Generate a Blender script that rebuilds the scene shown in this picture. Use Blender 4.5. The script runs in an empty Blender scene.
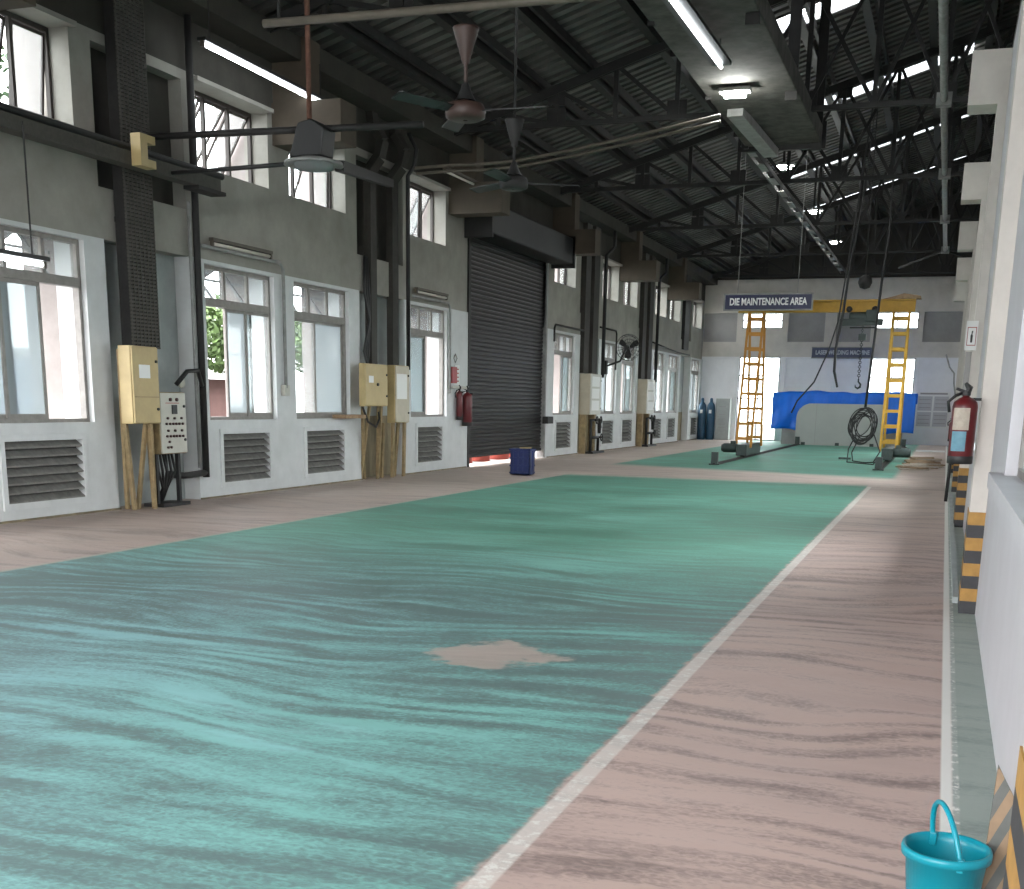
import bpy, math, random
from mathutils import Vector, Matrix
random.seed(7)
PI = math.pi
sc = bpy.context.scene
col = sc.collection

# ------------------------------------------------------------------ camera
F, YAW, PITCH, ROLL, EYE = 1182.24, .339699, .233318, -.0177994, 1.6
cam_d = bpy.data.cameras.new('camera')
cam = bpy.data.objects.new('camera', cam_d)
col.objects.link(cam)
fw = Vector((-math.sin(YAW) * math.cos(PITCH), math.cos(YAW) * math.cos(PITCH), -math.sin(PITCH)))
rt = Vector((math.cos(YAW), math.sin(YAW), 0))
dn = fw.cross(rt)
c_, s_ = math.cos(ROLL), math.sin(ROLL)
r2 = c_ * rt + s_ * dn
d2 = -s_ * rt + c_ * dn
m4 = Matrix((r2, -d2, -fw)).transposed().to_4x4()
m4.translation = (0, 0, EYE)
cam.matrix_world = m4
cam_d.sensor_fit = 'HORIZONTAL'
cam_d.sensor_width = 36
cam_d.lens = 36 * F / 1024
cam_d.shift_y = (682 - 444.5) / 1024
cam_d.clip_start = .05
cam_d.clip_end = 400
sc.camera = cam

# ------------------------------------------------------------------ light
world = bpy.data.worlds.new('overcast_sky')
sc.world = world
world.use_nodes = True
bg = world.node_tree.nodes['Background']
bg.inputs['Color'].default_value = (.97, .98, 1, 1)
bg.inputs['Strength'].default_value = 5.0
sc.view_settings.view_transform = 'Standard'
sc.view_settings.look = 'None'
sc.view_settings.gamma = 1
sc.view_settings.use_curve_mapping = False
sc.view_settings.exposure = 1.52
sc.cycles.max_bounces = 12
sc.cycles.diffuse_bounces = 7
sc.cycles.transparent_max_bounces = 16
sc.cycles.caustics_reflective = False
sc.cycles.caustics_refractive = False


# ------------------------------------------------------------------ materials
def newmat(name):
    m = bpy.data.materials.new(name)
    m.use_nodes = True
    nt = m.node_tree
    return m, nt, nt.nodes['Principled BSDF']


def mat(name, rgb, rough=.6, metal=0, noise=0, scale=4, spec=.4, rgb2=None, stretch=None, detail=6):
    m, nt, b = newmat(name)
    b.inputs['Roughness'].default_value = rough
    b.inputs['Metallic'].default_value = metal
    b.inputs['Specular IOR Level'].default_value = spec
    if noise or rgb2:
        tc = nt.nodes.new('ShaderNodeTexCoord')
        mp = nt.nodes.new('ShaderNodeMapping')
        mp.inputs['Scale'].default_value = stretch or (1, 1, 1)
        nz = nt.nodes.new('ShaderNodeTexNoise')
        nz.inputs['Scale'].default_value = scale
        nz.inputs['Detail'].default_value = detail
        nz.inputs['Roughness'].default_value = .65
        rp = nt.nodes.new('ShaderNodeValToRGB')
        rp.color_ramp.elements[0].position = .35
        rp.color_ramp.elements[1].position = .68
        rp.color_ramp.elements[0].color = (*[c * (1 - noise) for c in rgb], 1) if not rgb2 else (*rgb2, 1)
        rp.color_ramp.elements[1].color = (*rgb, 1)
        L = nt.links.new
        L(tc.outputs['Object'], mp.inputs['Vector'])
        L(mp.outputs[0], nz.inputs['Vector'])
        L(nz.outputs['Fac'], rp.inputs[0])
        L(rp.outputs[0], b.inputs['Base Color'])
    else:
        b.inputs['Base Color'].default_value = (*rgb, 1)
    return m


def emit(name, rgb, k):
    m, nt, b = newmat(name)
    b.inputs['Base Color'].default_value = (.9, .9, .9, 1)
    b.inputs['Emission Color'].default_value = (*rgb, 1)
    b.inputs['Emission Strength'].default_value = k
    return m


def glass(name, tint, diff, gloss=.06):
    """a thin dusty pane: mostly clear, a little milky, a little shiny"""
    m = bpy.data.materials.new(name)
    m.use_nodes = True
    nt = m.node_tree
    nt.nodes.clear()
    N = nt.nodes.new
    out = N('ShaderNodeOutputMaterial')
    t = N('ShaderNodeBsdfTransparent')
    t.inputs[0].default_value = (*tint, 1)
    d = N('ShaderNodeBsdfDiffuse')
    d.inputs[0].default_value = (.42, .45, .46, 1)
    tr = N('ShaderNodeBsdfTranslucent')
    tr.inputs[0].default_value = (.42, .45, .46, 1)
    a = N('ShaderNodeMixShader')
    a.inputs[0].default_value = .5
    g = N('ShaderNodeBsdfGlossy')
    g.inputs['Roughness'].default_value = .05
    m1 = N('ShaderNodeMixShader')
    m1.inputs[0].default_value = diff
    m2 = N('ShaderNodeMixShader')
    m2.inputs[0].default_value = gloss
    L = nt.links.new
    L(d.outputs[0], a.inputs[1]); L(tr.outputs[0], a.inputs[2])
    L(t.outputs[0], m1.inputs[1]); L(a.outputs[0], m1.inputs[2])
    L(m1.outputs[0], m2.inputs[1]); L(g.outputs[0], m2.inputs[2])
    L(m2.outputs[0], out.inputs[0])
    return m


def stripe_mat(name, c1, c2, period, vec=(0, 0, 1), offset=0):
    """hazard bands painted along a direction in object space"""
    m, nt, b = newmat(name)
    N, L = nt.nodes.new, nt.links.new
    tc = N('ShaderNodeTexCoord')
    dt = N('ShaderNodeVectorMath'); dt.operation = 'DOT_PRODUCT'
    dt.inputs[1].default_value = vec
    ad = N('ShaderNodeMath'); ad.operation = 'ADD'; ad.inputs[1].default_value = offset + 100 * period
    dv = N('ShaderNodeMath'); dv.operation = 'DIVIDE'; dv.inputs[1].default_value = period
    fr = N('ShaderNodeMath'); fr.operation = 'FRACT'
    gt = N('ShaderNodeMath'); gt.operation = 'GREATER_THAN'; gt.inputs[1].default_value = .5
    nz = N('ShaderNodeTexNoise'); nz.inputs['Scale'].default_value = 14; nz.inputs['Detail'].default_value = 5
    mx = N('ShaderNodeMix'); mx.data_type = 'RGBA'
    mx.inputs['A'].default_value = (*c1, 1); mx.inputs['B'].default_value = (*c2, 1)
    mm = N('ShaderNodeMix'); mm.data_type = 'RGBA'; mm.blend_type = 'MULTIPLY'; mm.inputs['Factor'].default_value = .5
    L(tc.outputs['Object'], dt.inputs[0]); L(dt.outputs['Value'], ad.inputs[0]); L(ad.outputs[0], dv.inputs[0])
    L(dv.outputs[0], fr.inputs[0]); L(fr.outputs[0], gt.inputs[0]); L(gt.outputs[0], mx.inputs['Factor'])
    L(tc.outputs['Object'], nz.inputs['Vector'])
    L(mx.outputs['Result'], mm.inputs['A']); L(nz.outputs['Fac'], mm.inputs['B'])
    L(mm.outputs['Result'], b.inputs['Base Color'])
    b.inputs['Roughness'].default_value = .7
    return m


def floor_material():
    m, nt, b = newmat('worn_painted_floor')
    N, L = nt.nodes.new, nt.links.new

    def math_(op, a, bb=None, clamp=False):
        n = N('ShaderNodeMath'); n.operation = op; n.use_clamp = clamp
        for i, v in enumerate((a, bb)):
            if v is None:
                continue
            if isinstance(v, (int, float)):
                n.inputs[i].default_value = v
            else:
                L(v, n.inputs[i])
        return n.outputs[0]

    def smooth(v, lo, hi):
        n = N('ShaderNodeMapRange'); n.interpolation_type = 'SMOOTHSTEP'
        L(v, n.inputs['Value'])
        n.inputs['From Min'].default_value = lo; n.inputs['From Max'].default_value = hi
        return n.outputs['Result']

    def noise(vec, scale, detail=5, rough=.6, dist=0):
        n = N('ShaderNodeTexNoise')
        n.inputs['Scale'].default_value = scale; n.inputs['Detail'].default_value = detail
        n.inputs['Roughness'].default_value = rough; n.inputs['Distortion'].default_value = dist
        L(vec, n.inputs['Vector'])
        return n.outputs['Fac']

    def mapped(sx, sy, rz=0, off=(0, 0, 0)):
        n = N('ShaderNodeMapping')
        n.inputs['Scale'].default_value = (sx, sy, 1); n.inputs['Rotation'].default_value = (0, 0, rz)
        n.inputs['Location'].default_value = off
        L(P, n.inputs['Vector'])
        return n.outputs[0]

    def mix(f, a, bb, mode='MIX'):
        n = N('ShaderNodeMix'); n.data_type = 'RGBA'; n.blend_type = mode
        for k, v in (('Factor', f), ('A', a), ('B', bb)):
            if isinstance(v, tuple):
                n.inputs[k].default_value = (*v, 1)
            elif isinstance(v, (int, float)):
                n.inputs[k].default_value = v
            else:
                L(v, n.inputs[k])
        return n.outputs['Result']

    tc = N('ShaderNodeTexCoord')
    P = tc.outputs['Object']
    sp = N('ShaderNodeSeparateXYZ'); L(P, sp.inputs[0])
    X, Y = sp.outputs['X'], sp.outputs['Y']
    edge = math_('MULTIPLY', math_('SUBTRACT', noise(mapped(1, 1), 9), .5), .10)
    Xe, Ye = math_('ADD', X, edge), math_('ADD', Y, math_('MULTIPLY', edge, 6))

    def band(v, lo, hi, soft=.02):
        return math_('MULTIPLY', smooth(v, lo - soft, lo + soft), math_('SUBTRACT', 1, smooth(v, hi - soft, hi + soft)))

    # scrub marks: thin arcs of powder swept across the hall, each with small rings
    warp = N('ShaderNodeVectorMath'); warp.operation = 'ADD'
    wn = N('ShaderNodeTexNoise'); wn.inputs['Scale'].default_value = .30; wn.inputs['Detail'].default_value = 1.5
    L(P, wn.inputs['Vector'])
    ws = N('ShaderNodeVectorMath'); ws.operation = 'SCALE'; ws.inputs['Scale'].default_value = 2.0
    L(wn.outputs['Color'], ws.inputs[0]); L(P, warp.inputs[0]); L(ws.outputs[0], warp.inputs[1])

    def sweep(sc_, rot, sx, detail=6, dist=.3):
        n = N('ShaderNodeMapping'); n.inputs['Scale'].default_value = (sx, 1, 1); n.inputs['Rotation'].default_value = (0, 0, rot)
        L(warp.outputs[0], n.inputs['Vector'])
        return noise(n.outputs[0], sc_, detail, .66, dist)

    s1 = sweep(2.2, .12, .22, 7, .5)
    s2 = sweep(6.5, .05, .13, 6, .2)
    fine = noise(mapped(.45, 1), 46, 4, .75, .6)
    big = noise(mapped(.7, 1), .5, 4, .55)
    vo = N('ShaderNodeTexVoronoi'); vo.inputs['Scale'].default_value = 14; vo.inputs['Randomness'].default_value = .7
    L(warp.outputs[0], vo.inputs['Vector'])
    ring = math_('SUBTRACT', 1, smooth(math_('ABSOLUTE', math_('SUBTRACT', vo.outputs['Distance'], .42)), .0, .16))
    far0 = smooth(Y, 7.5, 14)
    wv = N('ShaderNodeTexWave'); wv.wave_type = 'BANDS'; wv.bands_direction = 'Y'; wv.wave_profile = 'SIN'
    wv.inputs['Scale'].default_value = .95; wv.inputs['Distortion'].default_value = 13.0
    wv.inputs['Detail'].default_value = 4; wv.inputs['Detail Scale'].default_value = .9; wv.inputs['Detail Roughness'].default_value = .6
    wm = N('ShaderNodeMapping'); wm.inputs['Scale'].default_value = (.28, 1, 1)
    L(warp.outputs[0], wm.inputs['Vector']); L(wm.outputs[0], wv.inputs['Vector'])
    stroke = wv.outputs['Fac']
    strk = math_('MULTIPLY', smooth(noise(mapped(.7, 1, 0, (3, 5, 0)), .8, 3), .3, .7), math_('SUBTRACT', 1, math_('MULTIPLY', far0, .6)))
    powder = math_('ADD', math_('ADD', math_('MULTIPLY', s1, .9), math_('MULTIPLY', s2, .75)), math_('MULTIPLY', big, .85))
    powder = math_('ADD', powder, math_('MULTIPLY', fine, .75))
    powder = math_('ADD', powder, math_('MULTIPLY', ring, .09))
    powder = math_('SUBTRACT', powder, math_('MULTIPLY', math_('MULTIPLY', smooth(Y, 5.6, 7.2), smooth(Y, 11, 8.6)), .10))
    powder = math_('ADD', powder, math_('MULTIPLY', math_('SUBTRACT', stroke, .5), math_('MULTIPLY', strk, .40)))
    pw = smooth(powder, 1.36, 1.96)

    # teal paint: bare grey-green, teal coat, pale bluish powder
    far = smooth(Y, 7.5, 14)
    hue = smooth(math_('ADD', X, math_('MULTIPLY', math_('SUBTRACT', big, .5), 5)), -5.5, -1.5)
    bluish = mix(hue, (.29, .52, .54), (.22, .50, .45))
    pale = mix(far, bluish, (.165, .40, .31))
    dark = mix(far, (.13, .20, .195), (.08, .225, .16))
    teal = mix(pw, dark, pale)
    heap = smooth(math_('ADD', math_('ADD', math_('MULTIPLY', big, 1), math_('MULTIPLY', s1, .5)), math_('MULTIPLY', smooth(Y, 7, 3.5), .10)), .88, 1.05)
    teal = mix(math_('MULTIPLY', heap, .45), teal, mix(far, (.36, .66, .68), (.20, .50, .40)))
    # bare pinkish patch
    dx = math_('DIVIDE', math_('ADD', X, 2.62), .40); dy = math_('DIVIDE', math_('SUBTRACT', Y, 7.05), .40)
    rr = math_('ADD', math_('ADD', math_('MULTIPLY', dx, dx), math_('MULTIPLY', dy, dy)), math_('MULTIPLY', math_('SUBTRACT', noise(mapped(1, 1), 3.5, 4), .5), 3.2))
    rr = math_('ADD', rr, math_('MULTIPLY', math_('SUBTRACT', s2, .5), 1.6))
    patch = math_('SUBTRACT', 1, smooth(rr, .55, 1.25))
    teal = mix(math_('MULTIPLY', patch, .9), teal, mix(s2, (.34, .28, .24), (.62, .50, .44)))

    # reddish concrete aisles
    s3 = sweep(3.0, -.1, .18, 7, .3)
    pinkf = smooth(math_('ADD', math_('ADD', math_('MULTIPLY', s3, .9), math_('MULTIPLY', s2, .7)), math_('ADD', math_('MULTIPLY', fine, .65), math_('ADD', math_('MULTIPLY', ring, .08), math_('MULTIPLY', math_('SUBTRACT', stroke, .4), math_('MULTIPLY', strk, .44))))), .80, 1.28)
    blot = smooth(noise(mapped(.8, 1), .7, 4, .6), .35, .7)
    pink = mix(pinkf, (.22, .16, .145), (.56, .42, .37))
    pink = mix(math_('MULTIPLY', blot, .25), pink, (.30, .235, .23))
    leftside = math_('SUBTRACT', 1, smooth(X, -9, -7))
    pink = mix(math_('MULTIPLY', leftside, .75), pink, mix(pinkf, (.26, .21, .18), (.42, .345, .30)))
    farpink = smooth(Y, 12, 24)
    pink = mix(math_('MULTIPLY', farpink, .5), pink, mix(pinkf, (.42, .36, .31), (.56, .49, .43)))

    main = math_('MULTIPLY', band(Xe, -8.0, -1.40), math_('SUBTRACT', 1, smooth(Ye, 25.6, 26.6)))
    gant = math_('MULTIPLY', band(Xe, -8.3, -1.0, .1), smooth(math_('ADD', Ye, math_('MULTIPLY', math_('ADD', X, 5), .3)), 29.6, 31))
    c = mix(math_('MAXIMUM', main, gant), pink, teal)
    # white lines, worn
    wear = smooth(math_('ADD', noise(mapped(1, 1), 16, 5, .7), math_('MULTIPLY', s2, .25)), .48, .62)
    l1 = math_('MULTIPLY', band(X, -1.385, -1.30, .008), math_('SUBTRACT', 1, smooth(Y, 25.6, 25.9)))
    l2 = math_('MULTIPLY', band(X, -8.06, -7.97, .01), math_('SUBTRACT', 1, smooth(Y, 25.6, 25.9)))
    l3 = math_('MULTIPLY', band(X, .13, .205, .006), 1)
    c = mix(math_('MULTIPLY', l1, math_('ADD', .35, math_('MULTIPLY', wear, -.3))), c, (.72, .70, .65))
    c = mix(math_('MULTIPLY', l1, math_('SUBTRACT', 1, math_('MULTIPLY', wear, .45))), c, (.72, .70, .65))
    c = mix(math_('MULTIPLY', l2, .55), c, (.42, .42, .36))
    green = smooth(X, .17, .185)
    c = mix(green, c, mix(pinkf, (.22, .27, .245), (.34, .39, .355)))
    c = mix(math_('MULTIPLY', l3, math_('SUBTRACT', 1, math_('MULTIPLY', math_('MULTIPLY', wear, green), .9))), c, (.80, .79, .75))
    # damp dark edge at the left wall foot
    L(c, b.inputs['Base Color'])
    rg = N('ShaderNodeMapRange')
    L(pw, rg.inputs['Value'])
    rg.inputs['To Min'].default_value = .52; rg.inputs['To Max'].default_value = .78
    L(rg.outputs['Result'], b.inputs['Roughness'])
    b.inputs['Specular IOR Level'].default_value = .35
    return m


M = dict(
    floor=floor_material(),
    dado=mat('white_wall_paint', (.62, .635, .635), .7, noise=.12, scale=2.5),
    plaster=mat('dingy_plaster', (.34, .325, .29), .85, noise=.25, scale=1.3),
    recess=mat('grey_recess_plaster', (.40, .43, .42), .8, noise=.22, scale=1.6),
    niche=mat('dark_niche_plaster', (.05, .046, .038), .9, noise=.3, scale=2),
    backwhite_lit=mat('back_wall_white_lit', (.80, .80, .82), .7, noise=.08, scale=2),  # lighter copy of the wall white: window glow put into the colour
    rwall=mat('pale_wall_paint', (.49, .48, .50), .65, noise=.08, scale=2),
    beige=mat('beige_plaster', (.62, .58, .53), .8, noise=.15, scale=2),
    rpanel=mat('grey_panel_plaster', (.34, .33, .32), .85, noise=.15, scale=2),
    corbel=mat('corbel_concrete', (.085, .068, .05), .85, noise=.25, scale=2),
    roof=mat('grimy_roof_sheet', (.135, .13, .12), .6, noise=.55, scale=.7, stretch=(1, 1, 1)),
    clad=mat('dark_gable_sheet', (.05, .045, .04), .8, noise=.3, scale=1),
    steel=mat('sooty_steel', (.028, .027, .026), .6, noise=.4, scale=5, spec=.3),
    greysteel=mat('dusty_grey_steel', (.30, .30, .29), .6, noise=.35, scale=5),
    lightpipe=mat('dusty_pale_pipe', (.10, .085, .065), .6, noise=.3, scale=6),
    rust=mat('rusty_rod', (.16, .075, .05), .8, noise=.4, scale=12),
    dust=mat('dusty_duct', (.10, .097, .085), .9, noise=.6, scale=3.5),
    ductgrey=mat('soot_grey_duct', (.042, .038, .032), .7, noise=.3, scale=6),
    stain=mat('stained_recess', (.30, .25, .16), .85, noise=.5, scale=4, stretch=(1, 1, .3)),
    mesh=mat('mesh_cover', (.075, .07, .06), .7, noise=.3, scale=20),
    black=mat('black_plastic', (.018, .018, .018), .5),
    alu=mat('window_aluminium', (.27, .25, .23), .5, noise=.25, scale=8),
    dframe=mat('dark_window_frame', (.06, .05, .045), .6),
    glass=glass('window_glass', (.93, .96, .96), .10),
    milky=glass('milky_glass', (.75, .8, .8), .72),
    louvre=mat('louvre_grey', (.21, .205, .19), .7, noise=.35, scale=9),
    shutter=mat('shutter_steel', (.020, .0185, .0175), .45, metal=.3, noise=.35, scale=3),
    shbox=mat('shutter_box_sheet', (.013, .014, .016), .6, noise=.4, scale=3),
    cream=mat('cream_enamel', (.47, .36, .17), .45, noise=.14, scale=4),
    cream2=mat('pale_cream_enamel', (.47, .42, .32), .45, noise=.14, scale=4),
    panelw=mat('panel_off_white', (.50, .49, .43), .45, noise=.1, scale=6),
    legw=mat('stained_leg', (.34, .25, .13), .7, noise=.4, scale=6),
    dark=mat('dark_button', (.05, .02, .02), .4),
    red=mat('red_enamel', (.11, .011, .013), .35, noise=.15, scale=8),
    red2=mat('red_box', (.30, .03, .03), .4),
    drum=mat('faded_red_drum', (.55, .12, .09), .5),
    paper=mat('white_paper', (.74, .74, .72), .8),
    paper2=mat('aged_label', (.46, .40, .33), .7, noise=.25, scale=20),
    bluelab=mat('blue_label', (.14, .30, .38), .6, noise=.2, scale=20),
    bluebin=mat('blue_crate_plastic', (.008, .022, .12), .45, noise=.2, scale=8),
    bucket=mat('turquoise_plastic', (.004, .235, .305), .35, noise=.12, scale=5),
    tarp=mat('blue_tarpaulin', (.006, .17, .80), .42, noise=.15, scale=2),
    cab=mat('grey_machine_sheet', (.40, .42, .40), .55, noise=.08, scale=1.2),
    yellow=mat('crane_yellow', (.52, .30, .035), .5, noise=.2, scale=6),
    orange=mat('orange_yellow', (.58, .26, .04), .5, noise=.2, scale=6),
    navy=mat('navy_sign', (.012, .016, .062), .4),
    navy2=mat('dull_navy_sign', (.06, .07, .12), .5),
    white=mat('white_letter', (.85, .85, .85), .5),
    white2=mat('faded_letter', (.50, .52, .56), .5),
    machine=mat('machine_grey_green', (.05, .07, .065), .5, noise=.3, scale=8),
    gas=mat('gas_cylinder_blue', (.03, .09, .16), .4, noise=.2, scale=6),
    wood=mat('weathered_wood', (.36, .24, .14), .8, noise=.45, scale=10),
    wood2=mat('pale_wood', (.50, .38, .26), .8, noise=.3, scale=10),
    ground=mat('pale_yard', (.17, .165, .155), .9, noise=.2, scale=1),
    extwall=mat('outer_plaster', (.32, .285, .27), .9, noise=.22, scale=1.6),
    sheet=mat('sunshade_sheet', (.25, .25, .25), .7, noise=.3, scale=3),
    leaf=mat('leaf_green', (.07, .12, .03), .6, noise=.5, scale=3),
    leaf2=mat('leaf_dark', (.04, .08, .035), .6, noise=.5, scale=3),
    trunk=mat('tree_bark', (.12, .08, .05), .9),
    fence=mat('blue_sheet', (.12, .28, .50), .6, noise=.1, scale=3),
    shed=mat('brown_shed', (.16, .085, .075), .8, noise=.2, scale=3),
    pinkfan=mat('fan_motor_paint', (.05, .028, .022), .5, noise=.3, scale=8),
    tube=emit('lit_tube', (.90, .96, 1), 7),
    led=emit('lit_led', (.98, 1, .95), 130),
    tubeoff=mat('unlit_tube', (.55, .53, .47), .5),
    hazard=stripe_mat('hazard_bands', (.46, .25, .06), (.045, .045, .05), .2025, (0, 0, 1), .10125),
    plank=stripe_mat('plank_bands', (.28, .185, .11), (.11, .115, .105), .06, (.9, 0, -.42)),
    skysheet=glass('skylight_sheet', (.9, .93, .95), .8, .02),
)


# ------------------------------------------------------------------ mesh building
class MB:
    def __init__(s):
        s.v, s.f = [], []

    def quad(s, *p):
        n = len(s.v)
        s.v += [Vector(q) for q in p]
        s.f.append(tuple(range(n, n + len(p))))
        return s

    def box(s, x0, x1, y0, y1, z0, z1):
        n = len(s.v)
        s.v += [Vector((x, y, z)) for z in (z0, z1) for y in (y0, y1) for x in (x0, x1)]
        for a in ((0, 2, 3, 1), (4, 5, 7, 6), (0, 1, 5, 4), (2, 6, 7, 3), (0, 4, 6, 2), (1, 3, 7, 5)):
            s.f.append(tuple(n + i for i in a))
        return s

    def bar(s, p, q, w, h, up=(0, 0, 1)):
        """a straight bar with a w x h section"""
        p, q = Vector(p), Vector(q)
        d = (q - p).normalized()
        up = Vector(up)
        if abs(d.dot(up)) > .98:
            up = Vector((0, 1, 0))
        a = d.cross(up).normalized()
        b = a.cross(d).normalized()
        n = len(s.v)
        for e in (p, q):
            s.v += [e - a * w / 2 - b * h / 2, e + a * w / 2 - b * h / 2, e + a * w / 2 + b * h / 2, e - a * w / 2 + b * h / 2]
        for t in ((0, 3, 2, 1), (4, 5, 6, 7), (0, 1, 5, 4), (1, 2, 6, 5), (2, 3, 7, 6), (3, 0, 4, 7)):
            s.f.append(tuple(n + i for i in t))
        return s

    def tube(s, pts, r, n=8, caps=True):
        pts = [Vector(p) for p in pts]
        rs = r if isinstance(r, (list, tuple)) else [r] * len(pts)
        ref = None
        base = len(s.v)
        for i, p in enumerate(pts):
            d = (pts[min(i + 1, len(pts) - 1)] - pts[max(i - 1, 0)]).normalized()
            if ref is None:
                ref = Vector((0, 0, 1)) if abs(d.z) < .9 else Vector((1, 0, 0))
            a = d.cross(ref)
            if a.length < 1e-4:
                a = d.orthogonal()
            a.normalize()
            b = a.cross(d).normalized()
            ref = b
            for k in range(n):
                t = 2 * PI * k / n
                s.v.append(p + (a * math.cos(t) + b * math.sin(t)) * rs[i])
        for i in range(len(pts) - 1):
            for k in range(n):
                k2 = (k + 1) % n
                s.f.append((base + i * n + k, base + i * n + k2, base + (i + 1) * n + k2, base + (i + 1) * n + k))
        if caps:
            s.f.append(tuple(base + k for k in reversed(range(n))))
            s.f.append(tuple(base + (len(pts) - 1) * n + k for k in range(n)))
        return s

    def lathe(s, prof, c, n=24, axis='z', closed=False):
        c = Vector(c)
        base = len(s.v)
        for r, h in prof:
            for k in range(n):
                t = 2 * PI * k / n
                x, y = r * math.cos(t), r * math.sin(t)
                s.v.append(c + (Vector((x, y, h)) if axis == 'z' else Vector((h, x, y)) if axis == 'x' else Vector((x, h, y))))
        for i in range(len(prof) - 1):
            for k in range(n):
                k2 = (k + 1) % n
                s.f.append((base + i * n + k, base + i * n + k2, base + (i + 1) * n + k2, base + (i + 1) * n + k))
        if closed:
            s.f.append(tuple(base + k for k in reversed(range(n))))
            s.f.append(tuple(base + (len(prof) - 1) * n + k for k in range(n)))
        return s

    def prism(s, poly, axis, a, b):
        """poly = 2D points in the two other axes (in xyz order)"""
        n = len(poly)
        base = len(s.v)
        for h in (a, b):
            for u, w in poly:
                s.v.append(Vector((h, u, w)) if axis == 'x' else Vector((u, h, w)) if axis == 'y' else Vector((u, w, h)))
        s.f.append(tuple(base + i for i in reversed(range(n))))
        s.f.append(tuple(base + n + i for i in range(n)))
        for i in range(n):
            j = (i + 1) % n
            s.f.append((base + i, base + j, base + n + j, base + n + i))
        return s

    def ring(s, c, r, t, axis, n=32, m=6):
        c = Vector(c)
        pts = []
        for k in range(n + 1):
            a = 2 * PI * k / n
            u, w = r * math.cos(a), r * math.sin(a)
            pts.append(c + (Vector((0, u, w)) if axis == 'x' else Vector((u, 0, w)) if axis == 'y' else Vector((u, w, 0))))
        return s.tube(pts, t, m, caps=False)


ORIGIN = {}


def part(name, mb, m, parent=None, smooth=False, bevel=0):
    o0 = ORIGIN.get(parent.name, Vector((0, 0, 0))) if parent else Vector((0, 0, 0))
    me = bpy.data.meshes.new(name)
    me.from_pydata([tuple(v - o0) for v in mb.v], [], mb.f)
    me.materials.append(M[m] if isinstance(m, str) else m)
    me.update()
    o = bpy.data.objects.new(name, me)
    col.objects.link(o)
    if smooth:
        for p in me.polygons:
            p.use_smooth = True
    if parent:
        o.parent = parent
    ORIGIN[o.name] = o0
    if bevel:
        b = o.modifiers.new('bevel', 'BEVEL')
        b.width = bevel
        b.segments = 2
        b.limit_method = 'ANGLE'
    return o


def tag(o, label, cat, group=None, kind=None):
    o['label'] = label
    o['category'] = cat
    if group:
        o['group'] = group
    if kind:
        o['kind'] = kind
    return o


def thing(name, loc, label, cat, group=None, kind=None):
    o = bpy.data.objects.new(name, None)
    o.empty_display_size = .2
    o.location = loc
    col.objects.link(o)
    ORIGIN[o.name] = Vector(loc)
    return tag(o, label, cat, group, kind)


def single(name, mb, m, label, cat, group=None, smooth=False, bevel=0, kind=None):
    """one mesh that is a whole thing, with its origin at its base"""
    zs = min(v.z for v in mb.v)
    cx = sum(v.x for v in mb.v) / len(mb.v)
    cy = sum(v.y for v in mb.v) / len(mb.v)
    off = Vector((cx, cy, zs))
    for i in range(len(mb.v)):
        mb.v[i] = mb.v[i] - off
    o = part(name, mb, m, None, smooth, bevel)
    o.location = off
    return tag(o, label, cat, group, kind)


def struct(name, mb, m, parent=None, smooth=False):
    o = part(name, mb, m, parent, smooth)
    if not parent:
        o['kind'] = 'structure'
    return o


def dup(o, delta=None, label=None, group=None, name=None, parent=None):
    c = o.copy()
    col.objects.link(c)
    if name:
        c.name = name
    if parent:
        c.parent = parent
    if delta is not None:
        c.location = Vector(o.location) + Vector(delta)
    if label:
        c['label'] = label
    if group:
        c['group'] = group
    for ch in [x for x in o.children]:
        dup(ch, parent=c)
    return c


def text(name, body, m, size, mw, parent, width=None):
    cu = bpy.data.curves.new(name, 'FONT')
    cu.body = body
    cu.size = size
    cu.align_x = 'CENTER'
    cu.align_y = 'CENTER'
    cu.extrude = .006
    cu.offset = .008
    cu.materials.append(M[m])
    o = bpy.data.objects.new(name, cu)
    col.objects.link(o)
    o.matrix_world = mw
    if parent:
        o.parent = parent
        o.location = Vector(mw.translation) - ORIGIN[parent.name]
    bpy.context.view_layer.update()
    me = bpy.data.meshes.new_from_object(o)
    k = width / max(o.dimensions.x, .01)
    for v in me.vertices:
        v.co.x *= k
    p = bpy.data.objects.new(name, me)
    col.objects.link(p)
    p.parent = parent
    p.matrix_basis = o.matrix_basis
    bpy.data.objects.remove(o)
    p.name = name
    return p


FACE_Y = Matrix.Rotation(PI / 2, 4, 'X')        # lettering that faces -Y


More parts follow.
